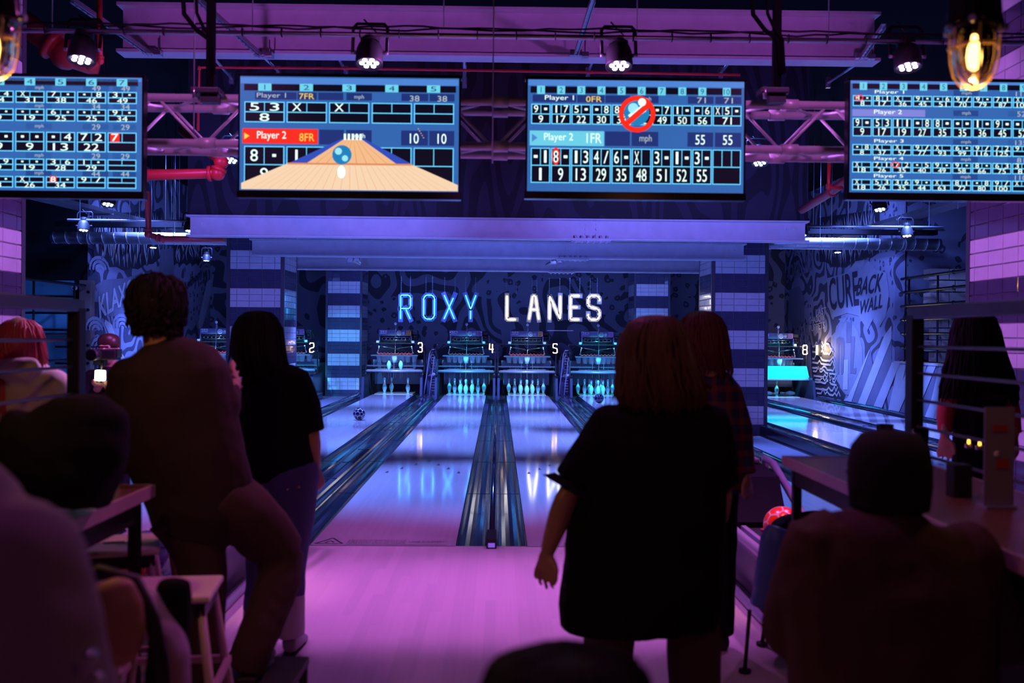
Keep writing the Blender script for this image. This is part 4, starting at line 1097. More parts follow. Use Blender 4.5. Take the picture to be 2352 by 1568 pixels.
def zebra(mu, parent, x0, x1, top, bot, n, seed):
    rnd = random.Random(seed); b = MB()
    mu.poly(b, [(x0-8, top(0)-8), (x1+8, top(1)-8)]+[(x1+6-(x1-x0+12)*k/9, bot(1-k/9)+4+6*(k % 2)) for k in range(10)], 'p_dark', .008)
    for k in range(n):
        f = (k+.5)/n; x = x0+(x1-x0)*f
        yb = bot(f)+rnd.uniform(-14, 6); yt = top(f)+rnd.uniform(-8, 10)
        pts = []; ws = []; m = 7; dx = rnd.uniform(-6, 6)
        for j in range(m+1):
            g = j/m; pts.append((x+dx*g+2.2*sin(g*7+k), yt+(yb-yt)*g)); ws.append(.09*rnd.uniform(.75, 1.2)*min(1, 4*g+.1, 3.5*(1-g)+.06))
        mu.ribbon(b, pts, ws, 'p_white', .012)
    mu.build(b, 'zebra_strokes', parent)
WL = [o for o in C.objects if o.name == 'wall_left'][0]; WR = [o for o in C.objects if o.name == 'wall_right'][0]
def z67(x0, y0, pts): return [(x0+a/6.532, y0+c/6.532) for a, c in pts]
# right wall
mu = Mural(1); b = MB()
for pl in ([(1880, 45), (1880, 240), (1485, 1240), (1375, 1212), (1600, 640), (1770, 200)], [(1880, 600), (2008, 600), (1735, 1285), (1610, 1255), (1870, 640)],
           [(2030, 905), (2160, 620), (2300, 620), (1990, 1345), (1862, 1312)], [(1558, 400), (1420, 790), (1275, 1195), (1160, 1170), (1215, 1130), (1330, 900), (1540, 420)], [(2440, 620), (2560, 620), (2230, 1420), (2110, 1385)], [(2700, 620), (2820, 620), (2480, 1500), (2360, 1460)]):
    mu.poly(b, z67(1760, 740, pl), 'p_white', .012)
mu.build(b, 'diagonal_stripe', WR)
b = MB()
mu.poly(b, z67(1760, 740, [(1880, 240), (1880, 600), (1870, 640), (1610, 1255), (1485, 1240)]), 'p_mid', .006)
mu.poly(b, z67(1760, 740, [(1558, 400), (1600, 640), (1375, 1212), (1275, 1195), (1420, 790)]), 'p_mid', .006)
# big pale oval with darker body
mu.poly(b, z67(1760, 740, [(1140, -60), (1260, -20), (1370, 130), (1440, 380), (1440, 640), (1380, 860), (1230, 1090), (1190, 1080), (1050, 860), (1010, 560), (1010, 300), (1050, 60)]), 'p_lite', .006)
mu.build(b, 'painted_oval', WR)
b = MB()
for pl in ([(1200, -20), (1280, 0), (1270, 300), (1200, 300)], [(1050, 250), (1090, 220), (1150, 230), (1170, 300), (1160, 760), (1120, 780), (1110, 330), (1090, 330), (1090, 780), (1050, 780)], [(1160, 560), (1230, 560), (1220, 1010), (1150, 1010)], [(1270, 210), (1330, 210), (1300, 700), (1350, 680), (1340, 770), (1255, 760)]):
    mu.poly(b, z67(1760, 740, pl), 'p_white' if pl[0][0] == 1160 else 'p_mid', .012)
mu.build(b, 'painted_glyph', WR)
b = MB()                                                     # jagged pulse lines
base = [(690, 545), (690, 600), (690, 680), (700, 730), (710, 800), (715, 850), (720, 890), (740, 990), (760, 1060), (690, 440), (690, 360)]
rnd = random.Random(5)
for (x0, y0) in base:
    pts = [(x0, y0)]; x = x0; L = 330 if y0 > 540 else 300
    while x < x0+L:
        x += rnd.uniform(22, 34); tr = (x-x0)*.16
        amp = rnd.choice((0, 0, 3, 8, 45, 75)) if x-x0 > 60 else 0
        pts.append((x, y0+tr-amp))
    mu.ribbon(b, z67(1760, 740, pts), .05, 'p_white', .018)
mu.ribbon(b, z67(1760, 740, [(560, 20), (590, 330), (620, 210), (650, 420), (560, 560), (490, 545)]), .05, 'p_white', .018)
mu.ribbon(b, z67(1760, 740, [(540, 60), (520, 300), (470, 480)]), .05, 'p_white', .018)
mu.build(b, 'pulse_line', WR)
b = MB(); mu.poly(b, z67(1760, 740, [(660, 330), (1000, 450), (1000, 580), (1040, 700), (1090, 960), (1190, 1090), (1160, 1165), (740, 1085), (690, 800)]), 'p_dark', .004); mu.build(b, 'dark_patch', WR)
def z30(pts): return [(1760+a/3.015, 440+c/3.015) for a, c in pts]
b = MB()
for t_, a, c, d in (('LAST', (345, 860), (415, 845), (343, 815)), ('SHADOW', (300, 915), (405, 893), (298, 872)), ('PUPPETS', (298, 970), (405, 945), (296, 926))):
    mu.text(b, t_, *z30([a, c, d]), 'p_white', .018)
mu.text(b, 'CURE', *z30([(440, 820), (640, 780), (430, 610)]), 'p_dark', .018)
mu.text(b, 'BACK', *z30([(620, 720), (790, 690), (640, 600)]), 'p_dark', .020)
mu.text(b, 'WALL', *z30([(640, 850), (800, 800), (650, 760)]), 'p_dark', .020)
mu.text(b, 'GORILLAZ', *z30([(130, 640), (320, 540), (130, 530)]), 'p_mid', .018)
mu.build(b, 'painted_lettering', WR)
b = MB()
for pl in ([(420, 600), (560, 560), (620, 480), (700, 470), (760, 540), (830, 560), (850, 700), (830, 860), (780, 940), (740, 880), (700, 960), (640, 860), (560, 840), (470, 870), (430, 780)], [(500, 880), (560, 870), (540, 910), (515, 905)]):
    mu.poly(b, z30(pl), 'p_lite', .010)
mu.poly(b, z30([(160, 680), (230, 650), (265, 740), (262, 900), (200, 960), (150, 880)]), 'p_mid', .008)
mu.poly(b, z30([(65, 740), (85, 725), (150, 960), (115, 985)]), 'p_lite', .010)
mu.build(b, 'painted_shape', WR)
zebra(mu, WR, 1888, 2012, lambda f: 508-20*f, lambda f: 610-26*abs(f-.35)*2, 30, 3)
# left wall
mu = Mural(-1)
def zl(pts): return [(a/3.016, 440+c/3.016) for a, c in pts]
b = MB(); mu.text(b, 'KLAXONS', *zl([(690, 880), (1010, 690), (680, 730)]), 'p_white', .018)
mu.text(b, 'Anthony', *zl([(1270, 720), (1400, 600), (1270, 640)]), 'p_dark', .018); mu.build(b, 'painted_lettering', WL)
b = MB()
for pl in ([(730, 885), (775, 920), (800, 1000), (815, 1075), (865, 1150), (870, 1170), (840, 1180), (800, 1120), (745, 960), (722, 915)], [(1484, 580), (1470, 680), (1400, 940), (1375, 950), (1375, 900), (1430, 630)], [(1530, 880), (1500, 940), (1490, 930)]):
    mu.poly(b, zl(pl), 'p_white', .012)
mu.poly(b, zl([(1500, 700), (1480, 900), (1440, 950), (1405, 950)]), 'p_mid', .010)
mu.build(b, 'painted_shard', WL)
b = MB()
for cx, cy in ((690, 540), (850, 940), (665, 960), (700, 1100), (1440, 560)):
    for r in (24, 46, 68): mu.ribbon(b, zl([(cx+r*cos(a*pi/7+pi*.05), cy-r*1.25*sin(a*pi/7)) for a in range(8)]), .07, 'p_lite', .012)
mu.build(b, 'painted_ring', WL)
b = MB()
for pl in ([(660, 650), (720, 610), (860, 600), (1010, 560), (1100, 560), (1240, 620), (1260, 780), (1100, 900), (900, 880), (760, 860), (700, 760)], [(1110, 400), (1220, 390), (1240, 460), (1190, 600), (1100, 560)]):
    mu.poly(b, zl(pl), 'p_mid', .006)
mu.build(b, 'painted_shape', WL)
zebra(mu, WL, 222, 362, lambda f: 500-8*f, lambda f: 588+40*sin(pi*f)*.6, 34, 4)
zebra(mu, WL, 405, 460, lambda f: 545, lambda f: 600, 14, 6)

# ---- half wall with stripes, pipe rails and stacked blocks at the right
t = Vector((0, 0, 0))
b = MB(); b.box2((XW, 15.6, -.13), (XW+.2, 20.6, 1.02), M['p_mid']); b.box2((XW-.02, 15.6, 1.02), (XW+.24, 20.6, 1.06), M['p_white']); o = struct(b, 'wall_half_right')
mu = Mural(1); b = MB()
for k in range(6):
    y0 = 20.4-k*.95
    b.quad([(XW-.006, y0, 1.0), (XW-.006, y0-.40, 1.0), (XW-.006, y0+.10, .0), (XW-.006, y0+.50, .0)][::1], M['p_white'])
b.build('diagonal_stripe', o, recalc=False)
b = MB(); b.box2((XW+.25, 20.6, 1.0), (12.3, 20.8, 5.4), M['pat_back']); struct(b, 'wall_bay_right')
b = MB(); b.box2((-12.3, 20.6, -.13), (-XW-.2, 20.8, 5.4), M['wallblack']); struct(b, 'wall_bay_left')
def rail_fence(s, y0, y1, z0, z1, n, label):
    t = thing('pipe_railing', label, 'railing', (s*(XW+.05), y1, z0))
    for k in range(n):
        z = (z1-z0)*k/(n-1); b = MB(); b.cyl((0, 0, z), (0, y0-y1, z), .03, M['darkmetal'], 10)
        for f in (.05, .5): b.sphere((0, (y0-y1)*f, z), .045, M['darkmetal'], 10, 6)
        b.build('cross_pipe', t)
    for k in range(4):
        b = MB(); y = (y0-y1)*(.08+.28*k); b.cyl((0, y, 0), (0, y, z1-z0), .022, M['darkmetal'], 8); b.build('upright', t)
    return t
rail_fence(1, 15.7, 20.4, 1.06, 2.75, 7, 'dark pipe railing above the striped half wall at right')
rail_fence(-1, 14.0, 20.1, .0, 2.45, 6, 'dark pipe railing in front of the teal planks at left')
# stacked blocks behind the railing
M['block'] = mat('tan_block', (.50, .42, .36), .9, bump=(60, .3, .003))
bw, bh = .36, .215; n = 0
for r in range(13):
    for c in range(3):
        z = 0.0+r*(bh+.02); x = 8.66+c*(bw+.02)+(r % 2)*.12
        if z < -.1: continue
        b = MB(); b.box((0, 0, bh/2), (bw, .35, bh), M['block'], None, .012)
        o = b.build('block', None, (x, 19.6, z-.13)); tag(o, 'tan rough block stacked behind the pipe railing at right', 'block', 'tan blocks in the right bay')
# left bay: teal planks, danger notice, timber post
M['teal'] = wood_mat('teal_planks', (.12, .42, .50), (.06, .26, .34), .5, board=.5)
t = thing('plank_cladding', 'teal timber planks behind the railing at far left', 'cladding', (-10.2, 20.35, -.13))
for k in range(8):
    b = MB(); b.prism([(-2.1, -.02, .34*k), (-2.1, -.09, .34*k+.02), (-2.1, -.05, .34*k+.31), (-2.1, .0, .33*k+.33)], (3.7, 0, 0), M['teal']); b.build('plank', t)
M['tealdk'] = mat('teal_box', (.05, .20, .22), .5)
t = thing('equipment_cabinet', 'dark teal cabinet with a danger notice behind the railing', 'cabinet', (-9.75, 19.9, -.13))
b = MB(); b.box((0, 0, .78), (1.7, .5, 1.56), M['tealdk'], None, .02)
for k in (-1, 0, 1): b.box((k*.55, -.26, 1.42), (.3, .02, .08), M['black'])
b.build('body', t)
b = MB(); b.quad([(-.02, -.262, 1.02), (.40, -.262, 1.02), (.40, -.262, 1.30), (-.02, -.262, 1.30)], M['logo'])
b.quad([(0, -.264, 1.16), (.38, -.264, 1.16), (.38, -.264, 1.28), (0, -.264, 1.28)], M['black']); add_text(b, 'DANGER', lambda u, v: Vector((.02+u*.34, -.266, 1.175+v*.09)), M['logo'])
for k in range(3): b.quad([(.02, -.264, 1.04+k*.035), (.36, -.264, 1.04+k*.035), (.36, -.264, 1.052+k*.035), (.02, -.264, 1.052+k*.035)], M['p_mid'])
b.build('danger_notice', t)
M['timber'] = mat('timber_post', (.22, .15, .13), .7)
t = thing('timber_post', 'dark timber post with bolts at the edge of the lettered mural', 'post', (-XW-.1, 20.38, -.13))
b = MB(); b.box((-.02, 0, 1.35), (.24, .2, 2.7), M['timber'], None, .01); b.build('post', t)
for k in range(7): b = MB(); b.cyl((.05, -.13, .3+k*.36), (.05, -.1, .3+k*.36), .03, M['darkmetal'], 8); b.build('bolt', t)
t = thing('dome_camera', 'small white dome camera on the teal planks', 'camera', P(171, 661, 20.1))
b = MB(); b.sphere((0, 0, 0), (.06, .06, .05), M['logo'], 14, 8); b.build('dome', t)
b = MB(); b.sphere((.0, -.05, -.01), .022, M['black_gloss'], 10, 6); b.build('lens', t)
# ================================================================ people
M['skin'] = mat('skin', (.50, .27, .20), .5)
M['cloth_black'] = mat('cloth_black', (.008, .007, .011), .9, spec=.15, bump=(40, .3, .004))
M['cloth_brown'] = mat('cloth_brown', (.034, .018, .019), .85, bump=(40, .3, .004))
M['cloth_trouser'] = mat('cloth_trousers', (.07, .036, .036), .85, bump=(40, .3, .004))
M['cloth_jeans'] = mat('cloth_jeans', (.10, .10, .26), .85, bump=(60, .3, .003))
M['cloth_white'] = mat('cloth_white', (.70, .62, .66), .8, bump=(20, .3, .006))
M['cloth_grey'] = mat('cloth_grey', (.42, .32, .46), .85, bump=(20, .3, .006))
M['cloth_plum'] = mat('cloth_plum', (.10, .045, .055), .9, bump=(20, .3, .006))
M['cloth_red'] = mat('cloth_red', (.50, .05, .07), .8)
M['shoe'] = mat('shoe_leather', (.30, .26, .28), .45); M['sole'] = mat('shoe_sole', (.02, .02, .02), .6)
M['hair_black'] = mat('hair_black', (.010, .008, .010), .7, spec=.2); M['hair_brown'] = mat('hair_brown', (.05, .018, .014), .4)
M['hair_blond'] = mat('hair_blond', (.085, .035, .022), .55, spec=.3); M['hair_auburn'] = mat('hair_auburn', (.12, .02, .025), .5); M['hair_red'] = mat('hair_red', (.60, .07, .13), .5)
M['eye'] = mat('eye_white', (.7, .7, .7), .2)
def plaid():
    m = mat('cloth_plaid', (.04, .04, .09), .85); nt = m.node_tree; tc = nt.nodes.new('ShaderNodeTexCoord'); out = None
    sp = nt.nodes.new('ShaderNodeSeparateXYZ'); nt.links.new(tc.outputs['Object'], sp.inputs[0])
    gs = []
    for ax, k in (('X', 90), ('Z', 80)):
        mu = nt.nodes.new('ShaderNodeMath'); mu.operation = 'MULTIPLY'; mu.inputs[1].default_value = k; nt.links.new(sp.outputs[ax], mu.inputs[0])
        sn = nt.nodes.new('ShaderNodeMath'); sn.operation = 'SINE'; nt.links.new(mu.outputs[0], sn.inputs[0])
        g = nt.nodes.new('ShaderNodeMath'); g.operation = 'GREATER_THAN'; g.inputs[1].default_value = .35; nt.links.new(sn.outputs[0], g.inputs[0]); gs.append(g)
    a = nt.nodes.new('ShaderNodeMath'); a.operation = 'ADD'; nt.links.new(gs[0].outputs[0], a.inputs[0]); nt.links.new(gs[1].outputs[0], a.inputs[1])
    h = nt.nodes.new('ShaderNodeMath'); h.operation = 'MULTIPLY'; h.inputs[1].default_value = .5; nt.links.new(a.outputs[0], h.inputs[0])
    mx = nt.nodes.new('ShaderNodeMix'); mx.data_type = 'RGBA'; mx.inputs[6].default_value = (.02, .03, .09, 1); mx.inputs[7].default_value = (.22, .03, .04, 1)
    nt.links.new(h.outputs[0], mx.inputs[0]); nt.links.new(mx.outputs[2], bsdf(m).inputs['Base Color']); return m
M['plaid'] = plaid()
_tex = bpy.data.textures.new('folds', 'CLOUDS'); _tex.noise_scale = .16; _tex.noise_depth = 2
def bake(mb, name, parent, voxel=.01, smooth=4, folds=0.0, loc=None):
    o = mb.build(name, parent, recalc=True)
    r = o.modifiers.new('r', 'REMESH'); r.mode = 'VOXEL'; r.voxel_size = voxel; r.use_smooth_shade = True
    s = o.modifiers.new('s', 'SMOOTH'); s.iterations = smooth; s.factor = .5
    if folds:
        d = o.modifiers.new('d', 'DISPLACE'); d.texture = _tex; d.strength = folds; d.mid_level = .5; d.texture_coords = 'LOCAL'
    dg = bpy.context.evaluated_depsgraph_get(); me = bpy.data.meshes.new_from_object(o.evaluated_get(dg), depsgraph=dg)
    old = o.data; o.modifiers.clear(); o.data = me; me.name = name
    if not me.materials:
        for m in mb.mats: me.materials.append(m)
    for f in me.polygons: f.material_index = 0
    return o
class Fig:
    """a figure whose joints are placed at photo pixels on its own depth plane Y; children are stored relative to the feet point"""
    def __init__(s, Y, foot, label, category='person', name='person', z0=0):
        s.Y = Y; p = P(foot[0], foot[1], Y); s.o = Vector((p.x, Y, z0)); s.t = thing(name, label, category, s.o)
    def p(s, px, py, dy=0): return P(px, py, s.Y+dy)-s.o
    def m(s, w): return w*s.Y/F
    def loft(s, b, pts, m, n=20):
        """pts: (px, py, half width px, depth m, dy)"""
        q = [s.p(a[0], a[1], a[4] if len(a) > 4 else 0) for a in pts]
        b.tube(q, [(s.m(a[2]), a[3]) for a in pts], m, n, ref=(0, 1, 0))
    def ball(s, b, px, py, w, h, d, m, dy=0): b.sphere(s.p(px, py, dy), (s.m(w), d, s.m(h)), m, 20, 14)
    def body(s, J, k=1.0, voxel=.009, front=False, fingers=None, bulk=1.0):
        """one continuous skin: J maps joint -> (px, py[, dy])"""
        b = MB(); m = M['skin']; g = lambda n: s.p(*J[n])
        f = -1 if front else 1                        # +1: looks away from the camera
        h = g('head'); hw = .074*k; hh = .112*k
        b.sphere(h+Vector((0, -.01*f, .02*k)), (hw, .092*k, hh*.88), m, 20, 14)
        b.sphere(h+Vector((0, .045*f*k, -.045*k)), (hw*.78, .055*k, hh*.62), m, 16, 12)       # jaw
        b.tube([h+Vector((0, .088*f*k, .03*k)), h+Vector((0, .105*f*k, .0)), h+Vector((0, .118*f*k, -.022*k)), h+Vector((0, .09*f*k, -.03*k))], [.009*k, .012*k, .015*k, .012*k], m, 8)
        for e in (-1, 1):
            b.sphere(h+Vector((e*hw*1.02, .0, -.005*k)), (.010*k, .022*k, .032*k), m, 10, 8)
            b.sphere(h+Vector((e*.03*k, .085*f*k, .032*k)), (.02*k, .012*k, .008*k), m, 8, 6)
        b.tube([h+Vector((-.025*k, .093*f*k, -.058*k)), h+Vector((0, .10*f*k, -.056*k)), h+Vector((.025*k, .093*f*k, -.058*k))], .008*k, m, 8)
        n = g('neck')
        b.tube([h+Vector((0, -.02*f, -.05*k)), (h+n)/2+Vector((0, -.02*f, 0)), n+Vector((0, -.01*f, -.03))], [.052*k, .052*k, .066*k], m, 14)
        sl, sr, hl, hr = g('sl'), g('sr'), g('hl'), g('hr'); sc = (sl+sr)/2; hc = (hl+hr)/2
        w = (sr-sl).length/2; wh = max((hr-hl).length/2+.07*k, .13*k)*bulk
        b.tube([n+Vector((0, 0, -.01)), sc+(n-sc)*.35, sc*.92+hc*.08, sc*.7+hc*.3, sc*.45+hc*.55, sc*.2+hc*.8, hc, hc+Vector((0, 0, -.08*k))],
               [(.07*k, .06*k), (w*.75, .085*k), (w*1.02, .105*k*bulk), (w*.95, .125*k*bulk), (w*.80, .11*k*bulk), (wh*.95, .12*k*bulk), (wh, .125*k*bulk), (wh*.8, .10*k)], m, 20, ref=(0, 1, 0))
        for q in 'lr':
            S, El, Wr = g('s'+q), g('e'+q), g('w'+q)
            b.sphere(S, .055*k, m, 12, 8)
            b.tube([S, S*.7+El*.3, El, El*.7+Wr*.3, Wr], [.052*k, .047*k, .040*k, .041*k, .027*k], m, 12)
            b.sphere(El, .041*k, m, 10, 8)
            Hd = g('f'+q) if 'f'+q in J else Wr+(Wr-El).normalized()*.17*k
            s.hand(b, Wr, Hd, k, m, -1 if q == 'l' else 1, fingers)
            Hp, Kn, An = g('h'+q), g('k'+q), g('a'+q)
            b.tube([Hp+Vector((0, 0, .03)), Hp*.7+Kn*.3, Kn, Kn*.72+An*.28, Kn*.35+An*.65, An], [.088*k*bulk, .080*k*bulk, .056*k, .058*k, .043*k, .036*k], m, 14)
            b.sphere(Kn, .055*k, m, 12, 8)
            T = An+Vector((0, .17*f*k, -.05*k))
            b.tube([An+Vector((0, -.03*f, -.04*k)), An+Vector((0, .05*f, -.045*k)), T, T+Vector((0, .05*f, -.005))], [(.034*k, .034*k), (.038*k, .034*k), (.042*k, .022*k), (.028*k, .014*k)], m, 12, ref=(0, 0, 1))
        return bake(b, 'body', s.t, voxel, 3)
    def hand(s, b, Wr, tip, k, m, side, spread=None):
        d = (tip-Wr); L = d.length; d.normalize()
        lat = Vector((0, 1, 0)); lat = (lat-d*lat.dot(d)).normalized()     # palm faces the thigh: fingers fan in depth
        lat = (lat*.75+d.cross(lat)*.66*side).normalized(); nrm = d.cross(lat)
        pm = Wr+d*L*.45
        b.tube([Wr, Wr+d*L*.12, pm], [(.022*k, .020*k), (.036*k, .016*k), (.042*k, .014*k)], m, 12, ref=nrm)
        for i, (o, ln) in enumerate(((-.030, .47), (-.010, .55), (.010, .52), (.028, .42))):
            r0 = pm-d*.02+lat*o*k; ln = ln*L; fan = lat*(o*.55)*k
            c1 = r0+d*ln*.5+fan*.6; c2 = c1+(d*.9+nrm*.30*(-side)).normalized()*ln*.3+fan*.2; c3 = c2+(d*.75+nrm*.6*(-side)).normalized()*ln*.24
            b.tube([r0, c1, c2, c3], [.0095*k, .0090*k, .0082*k, .0068*k], m, 8)
        r0 = Wr+d*L*.16-lat*.030*k; t1 = r0+(d*.7-lat*.7).normalized()*.035*k; t2 = t1+(d*.95-lat*.2).normalized()*.034*k
        b.tube([r0, t1, t2, t2+d*.02], [.014*k, .0115*k, .010*k, .007*k], m, 8)
    def cloth(s, name, m, lofts, voxel=.011, folds=.014, tubes=(), smooth=3):
        b = MB()
        for L in lofts: s.loft(b, L, M[m])
        for pts, r in tubes:
            b.tube([s.p(*q) for q in pts], r, M[m], 14)
            for q, rr in zip(pts[:-1], r[:-1]): b.sphere(s.p(*q), rr, M[m], 14, 10)
        return bake(b, name, s.t, voxel, smooth, folds)
    def shoe(s, an, f=1, k=1.0, m='shoe'):
        A = s.p(*an); b = MB(); z = .0
        b.tube([A+Vector((0, -.05*f, -.01)), A+Vector((0, .0, -.02)), A+Vector((0, .10*f, -.045)), A+Vector((0, .2*f, -.06)), A+Vector((0, .235*f, -.068))],
               [(.034*k, .05*k), (.042*k, .06*k), (.048*k, .04*k), (.05*k, .03*k), (.035*k, .02*k)], M[m], 14, ref=(0, 0, 1))
        o = bake(b, 'shoe', s.t, .008, 3)
        b = MB(); b.tube([A+Vector((0, -.085*f, -.078)), A+Vector((0, .0, -.078)), A+Vector((0, .14*f, -.078)), A+Vector((0, .235*f, -.076))], [(.036*k, .012), (.04*k, .012), (.052*k, .012), (.034*k, .012)], M['sole'], 12, ref=(0, 0, 1))
        b.build('sole', o)
    def hair(s, rings, m, strands=90, seed=1, wig=.006, r=.005, top=None, tail=.03, frizz=0):
        """rings: (px, py, half width px, depth m, dy) from the crown down; strands lie over the shell"""
        rnd = random.Random(seed); b = MB(); q = [s.p(a[0], a[1], a[4] if len(a) > 4 else 0) for a in rings]; R = [(s.m(a[2]), a[3]) for a in rings]
        n = 36; vr = []
        for j, (c, (ra, rb)) in enumerate(zip(q, R)):
            vr.append([b.bm.verts.new(c+Vector((ra*cos(2*pi*i/n), rb*sin(2*pi*i/n), 0))*(1+(.05 if j > 1 else 0)*sin(i*5.1+j*.4))) for i in range(n)])
        for j in range(len(q)-1):
            for i in range(n): f = b.bm.faces.new((vr[j][i], vr[j][(i+1) % n], vr[j+1][(i+1) % n], vr[j+1][i])); f.smooth = True
        b.bm.faces.new(vr[0]); b.bm.faces.new(vr[-1][::-1]); b.mi(M[m])
        for k in range(strands):
            a = rnd.uniform(0, 2*pi); pts = []; ph = rnd.uniform(0, 6); e = rnd.randint(max(2, len(q)-3), len(q)-1)
            for j in range(0, e+1):
                c = q[j]; ra, rb = R[j]; aa = a+.05*sin(ph+j)
                o = 1.0+rnd.uniform(0, .03)
                pts.append(c+Vector((ra*cos(aa)*o+rnd.uniform(-wig, wig), rb*sin(aa)*o, 0)))
            pts.append(pts[-1]+Vector((rnd.uniform(-.012, .012), 0, -tail*rnd.uniform(.3, 1))))
            b.tube(pts, [r*.5]+[r]*(len(pts)-2)+[r*.2], M[m], 5)
        if frizz:
            for k in range(frizz):
                j = rnd.randint(0, len(q)-2); a = rnd.uniform(0, 2*pi); c = q[j]+(q[j+1]-q[j])*rnd.random(); ra, rb = R[j]
                b0 = c+Vector((ra*cos(a)*.95, rb*sin(a)*.95, 0)); n_ = Vector((cos(a), sin(a), .35 if j < 2 else 0)).normalized(); u = n_.orthogonal()
                rr = rnd.uniform(.004, .008)
                b.tube([b0+n_*(.0018*i)+u*rr*cos(i*1.1)+n_.cross(u)*rr*sin(i*1.1) for i in range(7)], .0035, M[m], 5)
        return b.build('hair', s.t)

# ---- A: man with curly hair, one foot up
A = Fig(3.66, (460, 1720), 'person in dark brown jacket with short curly hair, one knee raised, back turned')
JA = dict(head=(360, 712), neck=(372, 792), sl=(296, 866), sr=(480, 856), el=(262, 985, .04), er=(522, 925, .02), wl=(305, 1075, .22), wr=(538, 872, .20), fr=(546, 862, .32), hl=(420, 1165), hr=(505, 1160),
          kl=(450, 1440, .02), kr=(655, 1275, .16), al=(470, 1680), ar=(575, 1500, .0))
A.body(JA, 1.02, bulk=.85)
A.cloth('jacket', 'cloth_brown', [
    [(380, 778, 36, .065), (384, 796, 74, .09), (388, 816, 108, .115), (391, 850, 134, .14), (394, 925, 140, .145), (412, 1000, 138, .14), (432, 1060, 134, .135), (452, 1120, 126, .13), (450, 1175, 112, .13), (440, 1232, 86, .11)]],
    tubes=(([(293, 862), (262, 985, .04), (305, 1070, .20)], [.070, .062, .046]), ([(482, 852), (514, 930, .02), (530, 885, .18)], [.070, .060, .046])), folds=.02)
A.cloth('trousers', 'cloth_trouser', [
    [(430, 1180, 90, .12), (455, 1250, 66, .10), (468, 1330, 52, .085), (472, 1440, 44, .075), (474, 1560, 44, .07), (476, 1660, 46, .07)],
    [(500, 1130, 70, .12), (560, 1180, 74, .11, .05), (615, 1232, 68, .10, .12), (655, 1274, 52, .09, .16)],
    [(652, 1262, 50, .09, .16), (640, 1330, 52, .085, .12), (612, 1410, 50, .075, .05), (582, 1485, 48, .07, .0), (566, 1530, 46, .07, .0)]], folds=.02)
A.hair([(358, 632, 8, .02), (359, 636, 34, .06), (360, 648, 52, .085), (359, 668, 62, .098), (359, 695, 66, .102), (360, 722, 62, .10, -.005), (360, 745, 52, .085, -.01), (362, 768, 40, .062, -.02)], 'hair_black', 60, 2, .008, .006, frizz=700, tail=.01)
A.shoe((470, 1680), 1, 1.1, 'sole'); A.shoe((575, 1500), 1, 1.05, 'sole')
t = thing('foot_step', 'low dark step under the raised foot of the person with curly hair', 'step', A.p(590, 1568)+A.o)
t.location = (A.p(575, 1500).x+A.o.x+.0, A.Y+.08, 0)
ztop = (A.p(575, 1500)+A.o).z-.09
b = MB(); b.box((0, 0, ztop-.015), (.34, .34, .03), M['black'], None, .006); b.build('tread', t)
for sx in (-1, 1):
    for sy in (-1, 1): b = MB(); b.box((sx*.15, sy*.15, ztop/2-.015), (.03, .03, ztop-.03), M['black']); b.build('leg', t)

# ---- B: dark haired woman behind him
B = Fig(4.76, (650, 1500), 'person with long dark hair in black T-shirt and loose jeans, walking to the lane')
JB = dict(head=(592, 775), neck=(612, 850), sl=(582, 888), sr=(682, 880), el=(568, 985, .05), er=(716, 990), wl=(575, 1070, .15), wr=(724, 1075, .02), fr=(737, 1140, .02), hl=(608, 1110), hr=(668, 1110),
          kl=(600, 1300, .1), kr=(670, 1300), al=(585, 1462, .2), ar=(668, 1464, 0))
B.body(JB, .95, bulk=.8)
B.cloth('t_shirt', 'cloth_black', [[(612, 842, 30, .06), (616, 862, 62, .085), (630, 882, 84, .105), (634, 930, 84, .115), (632, 990, 82, .115), (638, 1050, 84, .12), (648, 1085, 80, .12), (655, 1102, 62, .11)]],
    tubes=(([(582, 888), (572, 945, .03), (568, 990, .05)], [.07, .062, .055]), ([(682, 880), (705, 935), (716, 992)], [.072, .066, .062])))
B.cloth('jeans', 'cloth_jeans', [[(655, 1075, 74, .12), (664, 1110, 70, .125), (668, 1160, 58, .11), (668, 1240, 44, .09), (666, 1320, 36, .075), (666, 1370, 34, .07)],
    [(640, 1090, 60, .11), (625, 1160, 48, .10), (606, 1250, 40, .08, .06), (597, 1350, 34, .07, .12), (590, 1400, 32, .065, .15)]])
B.cloth('trouser_cuff', 'cloth_white', [[(666, 1362, 35, .072), (667, 1420, 33, .068), (668, 1462, 31, .062)], [(590, 1395, 32, .066, .15), (586, 1450, 30, .06, .19)]], folds=.008)
B.hair([(592, 714, 6, .02), (593, 719, 26, .05), (593, 732, 42, .08), (592, 755, 53, .098), (592, 785, 58, .10), (594, 815, 60, .10, -.01), (600, 845, 60, .09, -.02), (600, 865, 50, .07, -.03)], 'hair_black', 90, 3, .006, .0055, tail=.05)
B.shoe((668, 1464), 1, .95); B.shoe((585, 1462, .2), 1, .95)
# belt studs catching the light
b = MB(); b.sphere(B.p(686, 1118, -.125), .006, M['brass'], 8, 6); b.sphere(B.p(660, 1122, -.125), .007, M['chrome'], 8, 6); b.build('belt_stud', B.t)

